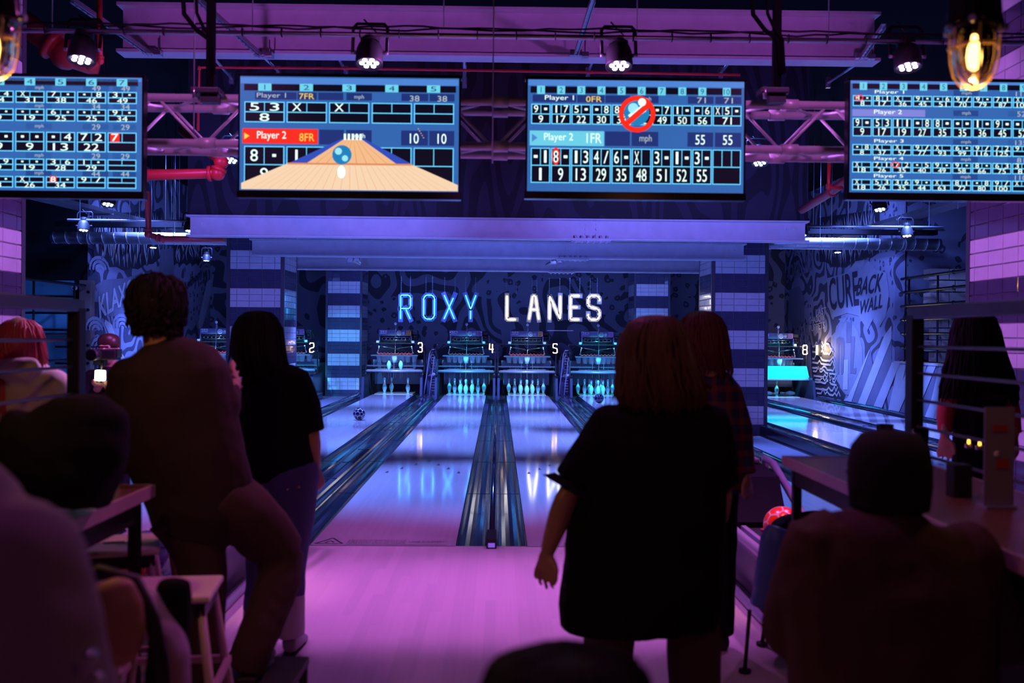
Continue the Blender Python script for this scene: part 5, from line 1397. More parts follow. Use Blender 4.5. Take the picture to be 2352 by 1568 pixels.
# ---- C: woman in the black dress
Cc = Fig(3.4, (1500, 1800), 'person with shoulder length fair hair in a wide black dress, back turned')
JC = dict(head=(1512, 815), neck=(1520, 915), sl=(1405, 985), sr=(1625, 980), el=(1298, 1150, -.02), er=(1655, 1140, .05), wl=(1258, 1264, .0), fl=(1238, 1366, .0), wr=(1640, 1240, .2), hl=(1430, 1235), hr=(1570, 1235),
          kl=(1400, 1500), kr=(1590, 1500), al=(1405, 1735), ar=(1600, 1735))
Cc.body(JC, 1.0, .0075, bulk=1.0)
Cc.cloth('dress', 'cloth_black', [
    [(1520, 900, 50, .07), (1522, 930, 112, .10), (1520, 965, 150, .12), (1510, 1030, 172, .15), (1500, 1100, 172, .17), (1492, 1180, 176, .19), (1482, 1260, 184, .20), (1474, 1340, 190, .21), (1472, 1395, 190, .21), (1474, 1432, 184, .20)]],
    tubes=(([(1405, 985), (1362, 1050, -.01), (1318, 1112, -.015)], [.085, .088, .082]), ([(1625, 980), (1645, 1060, .02), (1652, 1115, .04)], [.08, .075, .07])), folds=.022)
b = MB()                                                   # ruffled sleeve edge
c0 = Cc.p(1316, 1116, -.015); ax = (Cc.p(1312, 1150, -.02)-Cc.p(1405, 985)).normalized(); u = ax.orthogonal().normalized(); w_ = ax.cross(u)
vr = []
for j in range(3):
    ring = []
    for i in range(40):
        a = 2*pi*i/40; rr = (.078+.012*j)*(1+.10*sin(i*1.9)*j*.5); ring.append(b.bm.verts.new(c0+ax*(.014*j-.01)+(u*cos(a)+w_*sin(a))*rr))
    vr.append(ring)
for j in range(2):
    for i in range(40): f = b.bm.faces.new((vr[j][i], vr[j][(i+1) % 40], vr[j+1][(i+1) % 40], vr[j+1][i])); f.smooth = True
b.mi(M['cloth_black']); b.build('sleeve_ruffle', Cc.t)
Cc.cloth('leggings', 'cloth_plum', [[(1400, 1430, 62, .11), (1398, 1500, 58, .10), (1396, 1600, 56, .085), (1402, 1720, 50, .07)], [(1592, 1430, 62, .11), (1592, 1500, 62, .10), (1596, 1600, 58, .085), (1600, 1720, 50, .07)]])
Cc.hair([(1506, 724, 8, .02), (1506, 729, 34, .06), (1505, 743, 56, .09), (1502, 770, 72, .108), (1502, 805, 80, .112), (1506, 840, 86, .112, -.01), (1512, 875, 94, .108, -.02), (1518, 905, 100, .10, -.03), (1520, 928, 92, .09, -.035), (1522, 938, 74, .08, -.035)], 'hair_blond', 190, 4, .006, .005, tail=.03)
b = MB(); rnd = random.Random(9)                             # loose lock swinging to the right
for k in range(26):
    b.tube([Cc.p(1572+rnd.uniform(-6, 6), 800+rnd.uniform(-20, 20), -.06), Cc.p(1596+rnd.uniform(-5, 5), 850, -.06), Cc.p(1612+rnd.uniform(-9, 9), 880, -.06), Cc.p(1630+rnd.uniform(-16, 8), 896+rnd.uniform(-8, 10), -.05)], [.006, .006, .005, .001], M['hair_blond'], 5)
b.build('hair_lock', Cc.t)

# ---- D: person in the plaid shirt by the ball return
D = Fig(4.87, (1650, 1495), 'person in dark plaid shirt with reddish hair, reaching down beside the right ball return')
JD = dict(head=(1616, 790), neck=(1632, 858), sl=(1590, 900), sr=(1672, 902), el=(1590, 1010, .1), er=(1702, 1005), wl=(1600, 1080, .25), wr=(1714, 1092, -.02), fr=(1724, 1160, -.03), hl=(1615, 1110), hr=(1665, 1110),
          kl=(1620, 1290), kr=(1660, 1290), al=(1622, 1462, .1), ar=(1656, 1462))
D.body(JD, .98, .0075, bulk=.85)
D.cloth('plaid_shirt', 'plaid', [[(1630, 850, 28, .06), (1632, 872, 52, .085), (1636, 900, 66, .10), (1638, 960, 70, .115), (1640, 1040, 68, .12), (1640, 1130, 66, .12)]],
    tubes=(([(1672, 902), (1700, 980), (1708, 1040), (1716, 1088, -.02)], [.068, .060, .052, .042]), ([(1590, 900), (1590, 1010, .1), (1600, 1075, .24)], [.065, .055, .042])))
D.cloth('trousers', 'cloth_black', [[(1640, 1120, 62, .11), (1660, 1200, 34, .09), (1660, 1300, 30, .075), (1657, 1455, 28, .065)], [(1630, 1120, 50, .11), (1620, 1200, 34, .09), (1620, 1300, 30, .075), (1622, 1455, 28, .065, .1)]])
D.hair([(1612, 714, 5, .02), (1612, 718, 24, .05), (1613, 730, 40, .08), (1615, 752, 50, .095), (1618, 780, 53, .098), (1624, 806, 50, .09, -.01), (1632, 830, 46, .075, -.02), (1640, 850, 40, .06, -.03)], 'hair_auburn', 110, 5, .006, .005, tail=.07)
D.shoe((1656, 1462), 1, .95, 'sole'); D.shoe((1622, 1462, .1), 1, .95, 'sole')

# ---- E: person with pink-red hair and pale hoodie at the left edge
E_ = Fig(4.6, (45, 1520), 'person with long red hair and pale hooded top behind the left glass screen')
JE = dict(head=(46, 785), neck=(42, 850), sl=(-40, 888), sr=(120, 884), el=(-60, 1000), er=(148, 985, .02), wl=(-20, 1080, .2), wr=(110, 1070, .2), hl=(10, 1110), hr=(75, 1110), kl=(10, 1300), kr=(75, 1300), al=(10, 1480), ar=(75, 1480))
E_.body(JE, .97, bulk=.85)
E_.cloth('hoodie', 'cloth_white', [[(42, 826, 46, .08), (42, 850, 82, .10), (42, 880, 104, .12), (44, 940, 108, .13), (44, 1020, 104, .13), (44, 1120, 100, .13)],
    [(0, 838, 14, .05, -.10), (25, 850, 26, .06, -.12), (60, 852, 28, .06, -.12), (88, 836, 14, .05, -.10)]],
    tubes=(([(-40, 888), (-60, 1000), (-20, 1075, .2)], [.08, .07, .05]), ([(118, 884), (142, 985, .02), (110, 1065, .2)], [.08, .072, .05])), folds=.03)
E_.cloth('trousers', 'cloth_black', [[(44, 1100, 80, .12), (75, 1200, 40, .09), (75, 1300, 34, .075), (75, 1470, 30, .065)], [(30, 1110, 60, .12), (12, 1200, 40, .09), (10, 1300, 34, .075), (10, 1470, 30, .065)]])
E_.hair([(46, 733, 5, .02), (46, 737, 24, .05), (46, 750, 40, .085), (46, 772, 48, .10), (48, 800, 50, .10), (52, 825, 48, .09, -.02), (56, 842, 36, .07, -.03)], 'hair_red', 130, 6, .006, .005, tail=.05)
b = MB(); rnd = random.Random(4)
for k in range(30): b.tube([E_.p(8+rnd.uniform(-8, 6), 800, -.08), E_.p(2+rnd.uniform(-8, 6), 860, -.13), E_.p(4+rnd.uniform(-8, 8), 920, -.15), E_.p(8+rnd.uniform(-8, 8), 960+rnd.uniform(-20, 20), -.15)], [.006, .006, .005, .001], M['hair_red'], 5)
b.build('hair_lock', E_.t)
E_.shoe((10, 1480), 1, .95); E_.shoe((75, 1480), 1, .95)

# ---- F: photographer facing the room with a lit camera
Fp = Fig(7.6, (250, 1225), 'person facing the room, holding a video camera with a bright square light')
JF = dict(head=(250, 804), neck=(249, 846), sl=(212, 868), sr=(288, 866), el=(204, 930, -.1), er=(292, 925, -.12), wl=(226, 888, -.34), wr=(246, 886, -.36), fl=(236, 872, -.40), fr=(238, 868, -.42), hl=(235, 1000), hr=(270, 1000),
          kl=(230, 1110, -.1), kr=(275, 1110, -.1), al=(232, 1200), ar=(272, 1200))
Fp.body(JF, .98, .0075, front=True, bulk=.85)
Fp.cloth('jacket', 'cloth_black', [[(249, 842, 20, .06), (250, 856, 44, .09), (250, 880, 52, .11), (250, 930, 52, .12), (250, 1000, 48, .12)]],
    tubes=(([(212, 868), (204, 930, -.1), (224, 892, -.31)], [.068, .058, .042]), ([(288, 866), (292, 925, -.12), (248, 892, -.33)], [.068, .058, .042])))
b = MB(); b.tube([Fp.p(262, 850, -.10), Fp.p(254, 880, -.125), Fp.p(248, 930, -.135), Fp.p(244, 990, -.13)], [(.012, .006)]*4, M['sticker'], 8, ref=(0, 1, 0)); b.build('jacket_zip', Fp.t)
Fp.cloth('trousers', 'cloth_black', [[(250, 990, 46, .12), (236, 1050, 26, .09), (231, 1110, 22, .075, -.1), (232, 1190, 20, .065)], [(252, 990, 44, .12), (268, 1050, 26, .09), (274, 1110, 22, .075, -.1), (272, 1190, 20, .065)]])
b = MB()
h = Fp.p(250, 804)
b.lathe([(.0775, .02), (.083, .05), (.080, .085), (.062, .112), (.03, .126), (.001, .13)], M['hair_brown'], h, 24); b.build('hair', Fp.t)
b = MB()
for e in (-1, 1): b.sphere(h+Vector((e*.03, -.092, .022)), (.012, .006, .007), M['eye'], 8, 6)
b.build('eye', Fp.t)
Fp.shoe((232, 1200), -1, .95, 'sole'); Fp.shoe((272, 1200), -1, .95, 'sole')
q = P(240, 814, Fp.Y-.36)
t = thing('video_camera', 'black video camera with side grip held up by the photographer', 'camera', q)
b = MB(); b.box((0, 0, 0), (.20, .12, .075), M['black'], None, .01); b.box((.06, 0, .01), (.10, .10, .06), M['black_gloss'], None, .006); b.build('body', t)
b = MB(); b.cyl((-.03, -.06, 0), (-.03, -.17, 0), .038, M['black'], 18, .042); b.cyl((-.03, -.165, 0), (-.03, -.172, 0), .034, M['black_gloss'], 18); b.build('lens', t)
b = MB(); b.box((-.03, .0, -.055), (.08, .06, .04), M['black']); b.cyl((-.03, 0, -.04), (-.03, 0, -.16), .012, M['darkmetal'], 10); b.build('grip', t)
b = MB(); b.box((-.03, -.01, .055), (.12, .02, .012), M['black']); b.build('top_handle', t)
q = P(230.5, 862, Fp.Y-.42)
M['panelight'] = mat('camera_light', (1, 1, .95), .3, emit=(1, .93, .74), estr=14)
t = thing('camera_light', 'bright square warm light glowing under the video camera', 'light', q)
b = MB(); b.box((0, 0, 0), (.075, .018, .075), M['panelight'], None, .012); b.build('light_panel', t)
b = MB(); b.box((0, .018, 0), (.08, .02, .08), M['black'], None, .006); b.cyl((0, .02, .03), (0, .03, .14), .008, M['black'], 8); b.build('housing', t)

# ---- L: seated person, near right, out of focus
L_ = Fig(2.5, (2040, 2000), 'seated person in dark plum top and dark cap at the right table')
JL = dict(head=(2043, 1112), neck=(2043, 1210), sl=(1870, 1262), sr=(2225, 1275), el=(1830, 1440, .1), er=(2290, 1460, .1), wl=(1880, 1400, .36), wr=(2200, 1380, .36), hl=(1960, 1640), hr=(2130, 1640), kl=(1940, 1650, .4), kr=(2150, 1650, .4), al=(1940, 1960, .45), ar=(2150, 1960, .45))
L_.body(JL, 1.0, .011, bulk=.85)
L_.cloth('top', 'cloth_plum', [[(2043, 1165, 66, .08), (2040, 1190, 110, .10), (2035, 1215, 190, .12), (2030, 1260, 232, .14), (2035, 1340, 240, .16), (2045, 1450, 240, .18), (2050, 1570, 235, .19), (2050, 1680, 220, .19)],
    [(1870, 1186, 34, .06), (1885, 1210, 60, .09), (1850, 1240, 70, .10)]],
    tubes=(([(1870, 1262), (1820, 1440, .1), (1880, 1410, .32)], [.085, .08, .06]), ([(2225, 1275), (2300, 1460, .1), (2210, 1390, .32)], [.085, .08, .06])), folds=.03, voxel=.014)
M['capfab'] = mat('cap_fabric', (.012, .012, .025), .95)
b = MB(); h = L_.p(2043, 1112)
b.lathe([(.096, -.06), (.102, .0), (.102, .05), (.095, .095), (.07, .128), (.001, .140)], M['capfab'], h, 28); b.sphere(h+Vector((0, 0, .139)), .010, M['capfab'], 10, 6); b.tube([h+Vector((-.06, .07, .02)), h+Vector((0, .15, .01)), h+Vector((.06, .07, .02))], [(.03, .004)]*3, M['hair_black'], 10, ref=(0, 0, 1)); b.build('cap', L_.t)

# ---- P: woman standing behind the right glass screen
Pw = Fig(5.6, (2245, 1395), 'person with very long dark hair and red sleeves standing behind the right glass screen')
JP = dict(head=(2240, 765), neck=(2242, 822), sl=(2200, 850), sr=(2290, 852), el=(2172, 930), er=(2322, 932), wl=(2170, 1000, -.02), wr=(2330, 1000, -.02), hl=(2225, 1010), hr=(2265, 1010), kl=(2222, 1180), kr=(2268, 1180), al=(2222, 1355), ar=(2268, 1355))
Pw.body(JP, .98, bulk=.85)
Pw.cloth('coat', 'cloth_black', [[(2242, 818, 24, .07), (2243, 836, 50, .09), (2245, 870, 68, .11), (2246, 930, 62, .12), (2246, 1010, 56, .13), (2246, 1080, 58, .13)]])
Pw.cloth('sleeve', 'cloth_red', [[(2196, 850, 22, .07), (2182, 900, 22, .06), (2172, 950, 20, .055), (2170, 995, 16, .045)], [(2292, 852, 22, .07), (2310, 900, 22, .06), (2322, 950, 20, .055), (2330, 995, 16, .045)]], folds=.01)
Pw.cloth('leggings', 'cloth_black', [[(2226, 1060, 30, .09), (2222, 1180, 24, .075), (2222, 1350, 18, .06)], [(2266, 1060, 30, .09), (2268, 1180, 24, .075), (2268, 1350, 18, .06)]])
Pw.hair([(2239, 715, 6, .02), (2239, 719, 24, .05), (2239, 732, 40, .09), (2240, 760, 50, .11), (2242, 800, 58, .11), (2246, 850, 74, .11, -.02), (2248, 890, 84, .11, -.03), (2248, 915, 86, .10, -.03)], 'hair_black', 170, 8, .012, .006, tail=.06)
Pw.shoe((2222, 1355), 1, .95, 'sole'); Pw.shoe((2268, 1355), 1, .95, 'sole')

# ---- Q: head at the bottom edge, very close
Q = Fig(1.15, (1290, 3000), 'dark haired head of a seated person cut off at the bottom edge')
JQ = dict(head=(1290, 1745), neck=(1290, 1990), sl=(1000, 2140), sr=(1580, 2140), el=(930, 2600), er=(1650, 2600), wl=(1100, 2700, .25), wr=(1480, 2700, .25), hl=(1180, 3000), hr=(1400, 3000), kl=(1150, 3000, .4), kr=(1430, 3000, .4), al=(1150, 3550, .45), ar=(1430, 3550, .45))
Q.body(JQ, 1.0, .012)
Q.cloth('top', 'cloth_black', [[(1290, 1960, 130, .08), (1290, 2060, 250, .10), (1290, 2160, 400, .14), (1290, 2500, 380, .16), (1290, 3000, 340, .17)]], voxel=.016)
Q.hair([(1310, 1500, 20, .02), (1308, 1510, 100, .06), (1304, 1540, 170, .095), (1298, 1610, 200, .11), (1290, 1700, 190, .115), (1290, 1850, 180, .10, -.01), (1290, 1980, 170, .08, -.02)], 'hair_black', 160, 9, .004, .004, tail=.03)

# ---- I: seated person cut by the left edge, very close
I_ = Fig(1.25, (-60, 2900), 'seated person in greyish purple jacket cut off by the lower left corner')
JI = dict(head=(-190, 900), neck=(-170, 1080), sl=(-420, 1260), sr=(40, 1290), el=(-480, 1700), er=(120, 1640, .0), wl=(-300, 1800, .25), wr=(60, 1850, .25), hl=(-260, 2150), hr=(0, 2150), kl=(-260, 2160, .4), kr=(20, 2160, .4), al=(-260, 2800, .45), ar=(20, 2800, .45))
I_.body(JI, .95, .012)
I_.cloth('jacket', 'cloth_grey', [[(-170, 1060, 110, .08), (-170, 1130, 190, .11), (-190, 1240, 250, .13), (-190, 1400, 290, .15), (-190, 1800, 320, .16), (-180, 2200, 300, .16)]],
    tubes=(([(30, 1290), (75, 1450), (130, 1640), (70, 1840, .22)], [.078, .080, .075, .05]), ([(-420, 1260), (-480, 1700), (-300, 1790, .22)], [.08, .07, .05])), folds=.03, voxel=.014)
b = MB()
for q in ((207, 1505, -.075), (222, 1560, -.07)): b.sphere(I_.p(*q), .008, M['chrome'], 10, 8)
b.build('cuff_button', I_.t)
# ================================================================ furniture near the camera
M['tabletop'] = wood_mat('table_wood', (.20, .09, .06), (.12, .05, .035), .35, board=.11)
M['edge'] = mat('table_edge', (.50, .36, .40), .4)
M['seat'] = mat('stool_seat', (.85, .78, .66), .5)
M['tan'] = mat('tan_leather', (.42, .22, .15), .5, bump=(30, .2, .004))
M['acrylic'] = mat('acrylic', (.5, .45, .8), .15, trans=.6)
M['drink'] = mat('drink', (.10, .02, .01), .1)
M['flame'] = mat('candle_glow', (1, .5, .1), .4, emit=(1, .35, .04), estr=5)
def table(x0, x1, y0, y1, z, label):
    t = thing('bar_table', label, 'table', ((x0+x1)/2, (y0+y1)/2, 0)); w = (x1-x0)/2; h = (y1-y0)/2
    b = MB(); b.box((0, 0, z-.02), (2*w-.012, 2*h-.012, .04), M['tabletop'], None, .004); tp = b.build('tabletop', t)
    b = MB()
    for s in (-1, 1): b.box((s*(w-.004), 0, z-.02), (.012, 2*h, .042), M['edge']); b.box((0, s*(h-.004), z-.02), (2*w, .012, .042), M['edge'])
    b.build('edge_band', tp)
    b = MB()
    for s in (-1, 1): b.box((s*(w-.05), 0, z-.09), (.03, 2*h-.1, .06), M['black'])
    for s in (-1, 1): b.box((0, s*(h-.05), z-.09), (2*w-.1, .03, .06), M['black'])
    b.build('apron', t)
    for sx in (-1, 1):
        for sy in (-1, 1): b = MB(); b.box((sx*(w-.05), sy*(h-.05), (z-.06)/2), (.035, .035, z-.06), M['black']); b.build('leg', t)
    b = MB()
    for s in (-1, 1): b.box((s*(w-.05), 0, .28), (.025, 2*h-.12, .025), M['black'])
    b.build('foot_bar', t)
ZT = 1.0
p = PZ(1797, 1047, ZT); XR = p.x; YR = p.y
table(XR, XR+.54, 1.9, YR, ZT, 'long bar table with pink lit edge at the right, carrying drinks')
q = PZ(90, 1228, ZT); XL_ = q.x
table(XL_-.54, XL_, 1.75, 3.45, ZT, 'bar table with magenta lit edge at the left, coats piled on it')
# metal stools with a hand slot
def stool(px, py, z, rz, label, s=.30):
    p = PZ(px, py, z); t = thing('bar_stool', label, 'stool', (p.x, p.y, 0), rz, 'metal bar stools at the left table')
    b = MB(); b.box((0, 0, z-.012), (s, s, .022), M['seat'], None, .01); b.box((.0, 0, z+.0005), (.075, .02, .002), M['black']); b.build('seat', t)
    b = MB(); b.box((0, 0, z-.045), (s-.03, s-.03, .05), M['darkmetal'], None, .006)
    for zz in (.30, .46):
        k = (s/2-.02)*1.0+(.09)*(1-zz/z)
        for a in (-1, 1):
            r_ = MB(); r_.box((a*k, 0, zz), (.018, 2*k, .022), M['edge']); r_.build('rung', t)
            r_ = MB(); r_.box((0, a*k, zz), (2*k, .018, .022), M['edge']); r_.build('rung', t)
    b.build('frame', t)
    for sx in (-1, 1):
        for sy in (-1, 1): b = MB(); b.cyl((sx*(s/2-.03), sy*(s/2-.03), z-.04), (sx*(s/2+.07), sy*(s/2+.07), .0), .014, M['edge'], 8); b.build('leg', t)
    return t
stool(262, 1245, .76, .30, 'pale square stool seat with a dark hand slot, under the left table edge', .32)
stool(392, 1345, .74, .12, 'second pale stool seat, nearer the legs of the person with curly hair', .28)
# ball returns
def ball_return(x, label, balls):
    t = thing('ball_return', label, 'ball return', (x, 0, 0))
    b = MB(); b.prism([(-.17, 7.05, 0), (-.17, 6.55, 0), (-.17, 6.25, .36), (-.17, 6.45, .62), (-.17, 7.0, .66), (-.17, 7.05, .62)], (.34, 0, 0), M['cloth_black']); b.box((0, 6.98, .60), (.26, .03, .10), M['black_gloss'], None, .01)
    b.box((0, 6.9, .675), (.30, .12, .03), M['rail'], None, .01); b.build('hood', t)
    for s in (-1, 1):
        b = MB(); b.tube([(s*.24, 7.0, .0), (s*.24, 7.02, .50), (s*.22, 6.98, .68), (s*.23, 6.8, .66), (s*.25, 6.2, .42), (s*.25, 5.9, .38), (s*.25, 4.7, .37), (s*.2, 4.62, .37)], .026, M['rail'], 10); b.build('side_rail', t)
        b = MB(); b.tube([(s*.24, 6.6, .02), (s*.24, 5.3, .02), (s*.22, 4.75, .03), (s*.12, 4.62, .03), (0, 4.60, .03)], .026, M['rail'], 10); b.build('floor_rail', t)
    b = MB(); b.box((0, 5.45, .30), (.44, 1.62, .02), M['mach']); b.box((0, 5.45, .315), (.16, 1.6, .02), M['black'])
    for s in (-1, 1): b.box((s*.11, 5.45, .325), (.03, 1.6, .03), M['rail']); b.box((s*.21, 5.45, .34), (.02, 1.62, .06), M['rail'])
    b.box((0, 6.15, .335), (.05, .03, .004), M['redm']); b.build('ball_tray', t)
    b = MB(); b.prism([(-.16, 6.4, 0), (-.16, 5.2, 0), (-.16, 5.0, .29), (-.16, 6.2, .29)], (.32, 0, 0), M['kick']); b.box((0, 4.8, .16), (.05, .05, .30), M['darkmetal']); b.build('pedestal', t)
XRT = (LANES[5]+LANES[6])/2; XLT = (LANES[3]+LANES[4])/2
ball_return(XRT, 'ball return rack with lilac tube rails beside the plaid shirt person', 0)
ball_return(XLT, 'ball return rack with lilac tube rails behind the person with curly hair', 0)
for (me, px, py, X, lb) in ((bm_red, 1797, 1210, XRT, 'bright red bowling ball with pink seams on the right ball return'), (bm_vio, 337, 1275, XLT, 'violet bowling ball with dark seams seen behind the stools at left')):
    q = PX(px, py, X+.0); put_ball(me, (X, q.y, .325+.108), lb, (.5, .9, .3))
q = PX(1840, 1225, XRT); put_ball(bm_red, (XRT+.02, q.y-.10, .433), 'second red bowling ball, tucked behind the black table leg', (1.4, .2, .9))
q = PX(300, 1300, XLT); put_ball(bm_red, (XLT-.0, PX(337, 1275, XLT).y-.24, .433), 'dark red bowling ball next to the violet ball at left', (1.1, .4, .2))
# glass screens with dark frames
def screen(s, pxp, label, y1=4.45, y0=2.4):
    X = s*1.86
    t = thing('glass_screen', label, 'partition', (X, y0, 0)); L = y1-y0
    b = MB(); b.box((0, L/2, 1.64), (.05, L, .055), M['trim'], None, .006); b.build('top_rail', t)
    for y in (L-.03, .03): b = MB(); b.box((0, y, .83), (.055, .075, 1.6), M['black'], None, .006); b.build('post', t)
    b = MB()
    for k in range(5): b.cyl((0, 0.02, 1.49-k*.118), (0, L-.02, 1.49-k*.118), .007, M['trim'], 8)
    b.build('thin_bar', t)
    b = MB(); b.box((0, L/2, .5), (.03, L-.1, .9), M['black']); b.build('lower_panel', t)
screen(1, 0, 'dark framed divider with thin bars in front of the long haired person at right')
screen(-1, 0, 'dark framed divider with thin bars in front of the red haired person at left')
# things on the right table
def on(px, py): return PZ(px, py, ZT)
def glass(px, py, r, h, fill, label, dr=None):
    p = on(px, py); t = thing('drinking_glass', label, 'glass', p)
    b = MB(); b.lathe([(.001, .0), (r*.8, .0), (r*.86, .01), (r, h), (r-.003, h), (r*.8-.002, .012), (.001, .012)], M['glass'], n=24); b.build('glass_cup', t, recalc=True)
    if fill: b = MB(); b.lathe([(.001, .014), (r*.78, .014), (r*.78+(r*.18)*fill, h*fill), (.001, h*fill)], M[dr or 'drink'], n=20); b.build('drink', t)
    return t
tg = glass(2032, 1042, .038, .135, .45, 'half full glass of dark drink behind the capped head')
glass(2112, 1066, .036, .15, .0, 'empty clear glass beside the half full one')
p = on(2202, 1140); t = thing('candle_box', 'black square holder standing on the right table', 'holder', p)
b = MB(); b.box((0, 0, .055), (.062, .062, .11), M['black'], None, .004); b.build('box', t)
for (px, py, lb) in ((2225, 1028, 'small amber tea light behind the menu holder'), (2250, 1032, 'second amber tea light nearest the menu holder'), (2117, 1078, 'amber tea light beside the capped head')):
    p = on(px, py); t = thing('tea_light', lb, 'candle', p)
    b = MB(); b.cyl((0, 0, 0), (0, 0, .018), .019, M['steel'], 16); b.build('tin', t)
    b = MB(); b.lathe([(.001, .018), (.008, .022), (.007, .035), (.001, .05)], M['flame'], n=12); b.build('flame', t)
p = on(2293, 1168); t = thing('menu_holder', 'tall lilac acrylic menu holder with red marks on the right table', 'menu holder', p, .1)
M['menu'] = mat('menu_card', (.30, .26, .50), .3)
b = MB(); b.box((0, 0, .16), (.098, .004, .31), M['menu']); b.box((0, .012, .005), (.10, .06, .01), M['menu']); b.build('stand', t)
b = MB(); b.box((.0, -.004, .25), (.05, .002, .02), M['cloth_red']); b.build('red_mark', t); b = MB(); b.box((.01, -.004, .14), (.04, .002, .03), M['cloth_red']); b.sphere((-.01, -.005, .17), (.01, .002, .01), M['logo'], 8, 6); b.build('red_mark', t)
# bowl and coats on the left table
p = on(62, 1205); t = thing('dark_bowl', 'small dark round bowl near the corner of the left table', 'bowl', p)
b = MB(); b.lathe([(.001, 0), (.03, 0), (.05, .02), (.052, .035), (.046, .035), (.03, .012), (.001, .01)], M['black'], n=24); b.build('bowl', t)
Yc = 2.85
p = P(160, 1100, Yc)
t = thing('coat', 'heap of black coats piled on the left table behind the divider', 'coat', (-1.56, Yc, ZT)); f = Fig.__new__(Fig); f.Y = Yc; f.o = Vector((-1.56, Yc, ZT)); f.t = t
b = MB()
f.loft(b, [(150, 905, 30, .05), (155, 925, 80, .09), (165, 960, 120, .12), (162, 1020, 128, .15), (150, 1070, 130, .17), (130, 1120, 130, .18)], M['cloth_black'])
f.loft(b, [(215, 935, 30, .05), (230, 970, 60, .09), (236, 1030, 60, .10), (222, 1100, 50, .10)], M['cloth_black'])
f.loft(b, [(60, 950, 30, .05), (50, 1000, 70, .09), (40, 1080, 90, .12), (30, 1160, 90, .14)], M['cloth_black'])
o = bake(b, 'coat_cloth', t, .014, 4, .04)
# shift so that the heap rests on the table top
zmin = min(v.co.z for v in o.data.vertices)
for v in o.data.vertices:
    if v.co.z < 0.0: v.co.z = 0.0
# tan padded chair with black frame, close to the camera
Yj = 2.05; p = P(250, 1450, Yj)
t = thing('padded_chair', 'tan padded chair back inside a black hoop frame at lower left', 'chair', (p.x, Yj, 0)); f = Fig.__new__(Fig); f.Y = Yj; f.o = Vector((p.x, Yj, 0)); f.t = t
b = MB(); f.loft(b, [(235, 1336, 40, .02), (240, 1350, 66, .035), (246, 1390, 82, .045), (248, 1440, 86, .048), (244, 1490, 78, .045), (238, 1522, 50, .03)], M['tan']); bake(b, 'back_pad', t, .008, 4, .004)
b = MB(); b.tube([f.p(*q) for q in ((150, 1700, .03), (140, 1450, .03), (165, 1345, .03), (230, 1312, .03), (310, 1335, .03), (350, 1420, .03), (372, 1520, .03), (385, 1700, .03))], .016, M['black'], 10)
b.build('hoop_frame', t)
zs = .62
b = MB(); b.box((0.02, .22, zs), (.36, .40, .05), M['tan'], None, .015); b.build('seat', t)
for sx in (-1, 1):
    for sy in (.05, .4): b = MB(); b.cyl((sx*.15+.02, sy, zs-.02), (sx*.19+.02, sy+(.04 if sy > .1 else -.04), 0), .014, M['black'], 8); b.build('leg', t)
Yk = 2.3; p = P(390, 1450, Yk)
t = thing('jacket', 'mauve jacket hanging over the back of a chair at lower left', 'jacket', (p.x, Yk, 0)); f = Fig.__new__(Fig); f.Y = Yk; f.o = Vector((p.x, Yk, 0)); f.t = t
b = MB(); f.loft(b, [(335, 1360, 14, .03), (352, 1400, 24, .05), (378, 1450, 34, .06), (405, 1500, 34, .06), (412, 1540, 26, .05), (405, 1600, 30, .05), (400, 1700, 26, .04)], M['cloth_grey']); bake(b, 'jacket_cloth', t, .010, 4, .02)
b = MB(); f.loft(b, [(400, 1330, 34, .03, .05), (395, 1420, 44, .06, .05), (385, 1560, 50, .07, .05), (380, 1800, 50, .07, .05)], M['cloth_black']); bake(b, 'jacket_lining', t, .012, 4, .02)
# blue lit tub chair with black side at the right
Yt = 4.5; p = P(1790, 1400, Yt)
t = thing('tub_chair', 'black tub chair with a blue lit side standing behind the capped person', 'chair', (p.x, Yt, 0)); f = Fig.__new__(Fig); f.Y = Yt; f.o = Vector((p.x, Yt, 0)); f.t = t
M['chairblue'] = mat('chair_blue_lit', (.08, .16, .45), .35)  # blue light on the black chair's side, put into its colour
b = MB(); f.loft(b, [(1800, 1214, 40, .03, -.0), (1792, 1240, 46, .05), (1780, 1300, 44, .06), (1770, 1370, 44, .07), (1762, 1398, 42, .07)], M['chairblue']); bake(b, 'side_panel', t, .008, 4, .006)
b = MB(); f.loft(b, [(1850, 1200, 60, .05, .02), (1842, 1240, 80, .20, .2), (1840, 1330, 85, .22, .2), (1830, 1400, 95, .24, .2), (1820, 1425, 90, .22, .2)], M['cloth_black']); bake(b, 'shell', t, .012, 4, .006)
for (px, py, dy) in ((1722, 1400, 0), (1880, 1400, 0), (1760, 1400, .4), (1880, 1400, .4)):
    b = MB(); a = f.p(px, py, dy); c = a.copy(); c.z = .006; c.x -= .02 if px < 1800 else -.02
    b.cyl(a, c, .009, M['black'], 8); b.cyl(c, c+Vector((0, 0, .012)), .028, M['black'], 12); b.build('leg', t)
# bench at the right edge
t = thing('bench', 'plum padded bench cut by the lower right corner', 'bench', (2.25, 2.9, 0))
M['plumv'] = mat('plum_vinyl', (.25, .10, .25), .4)
b = MB(); b.box((0, 0, .42), (.62, 2.0, .09), M['plumv'], None, .03); b.build('seat', t)
b = MB(); b.box((.02, 0, .19), (.52, 1.9, .37), M['black']); b.build('plinth', t)
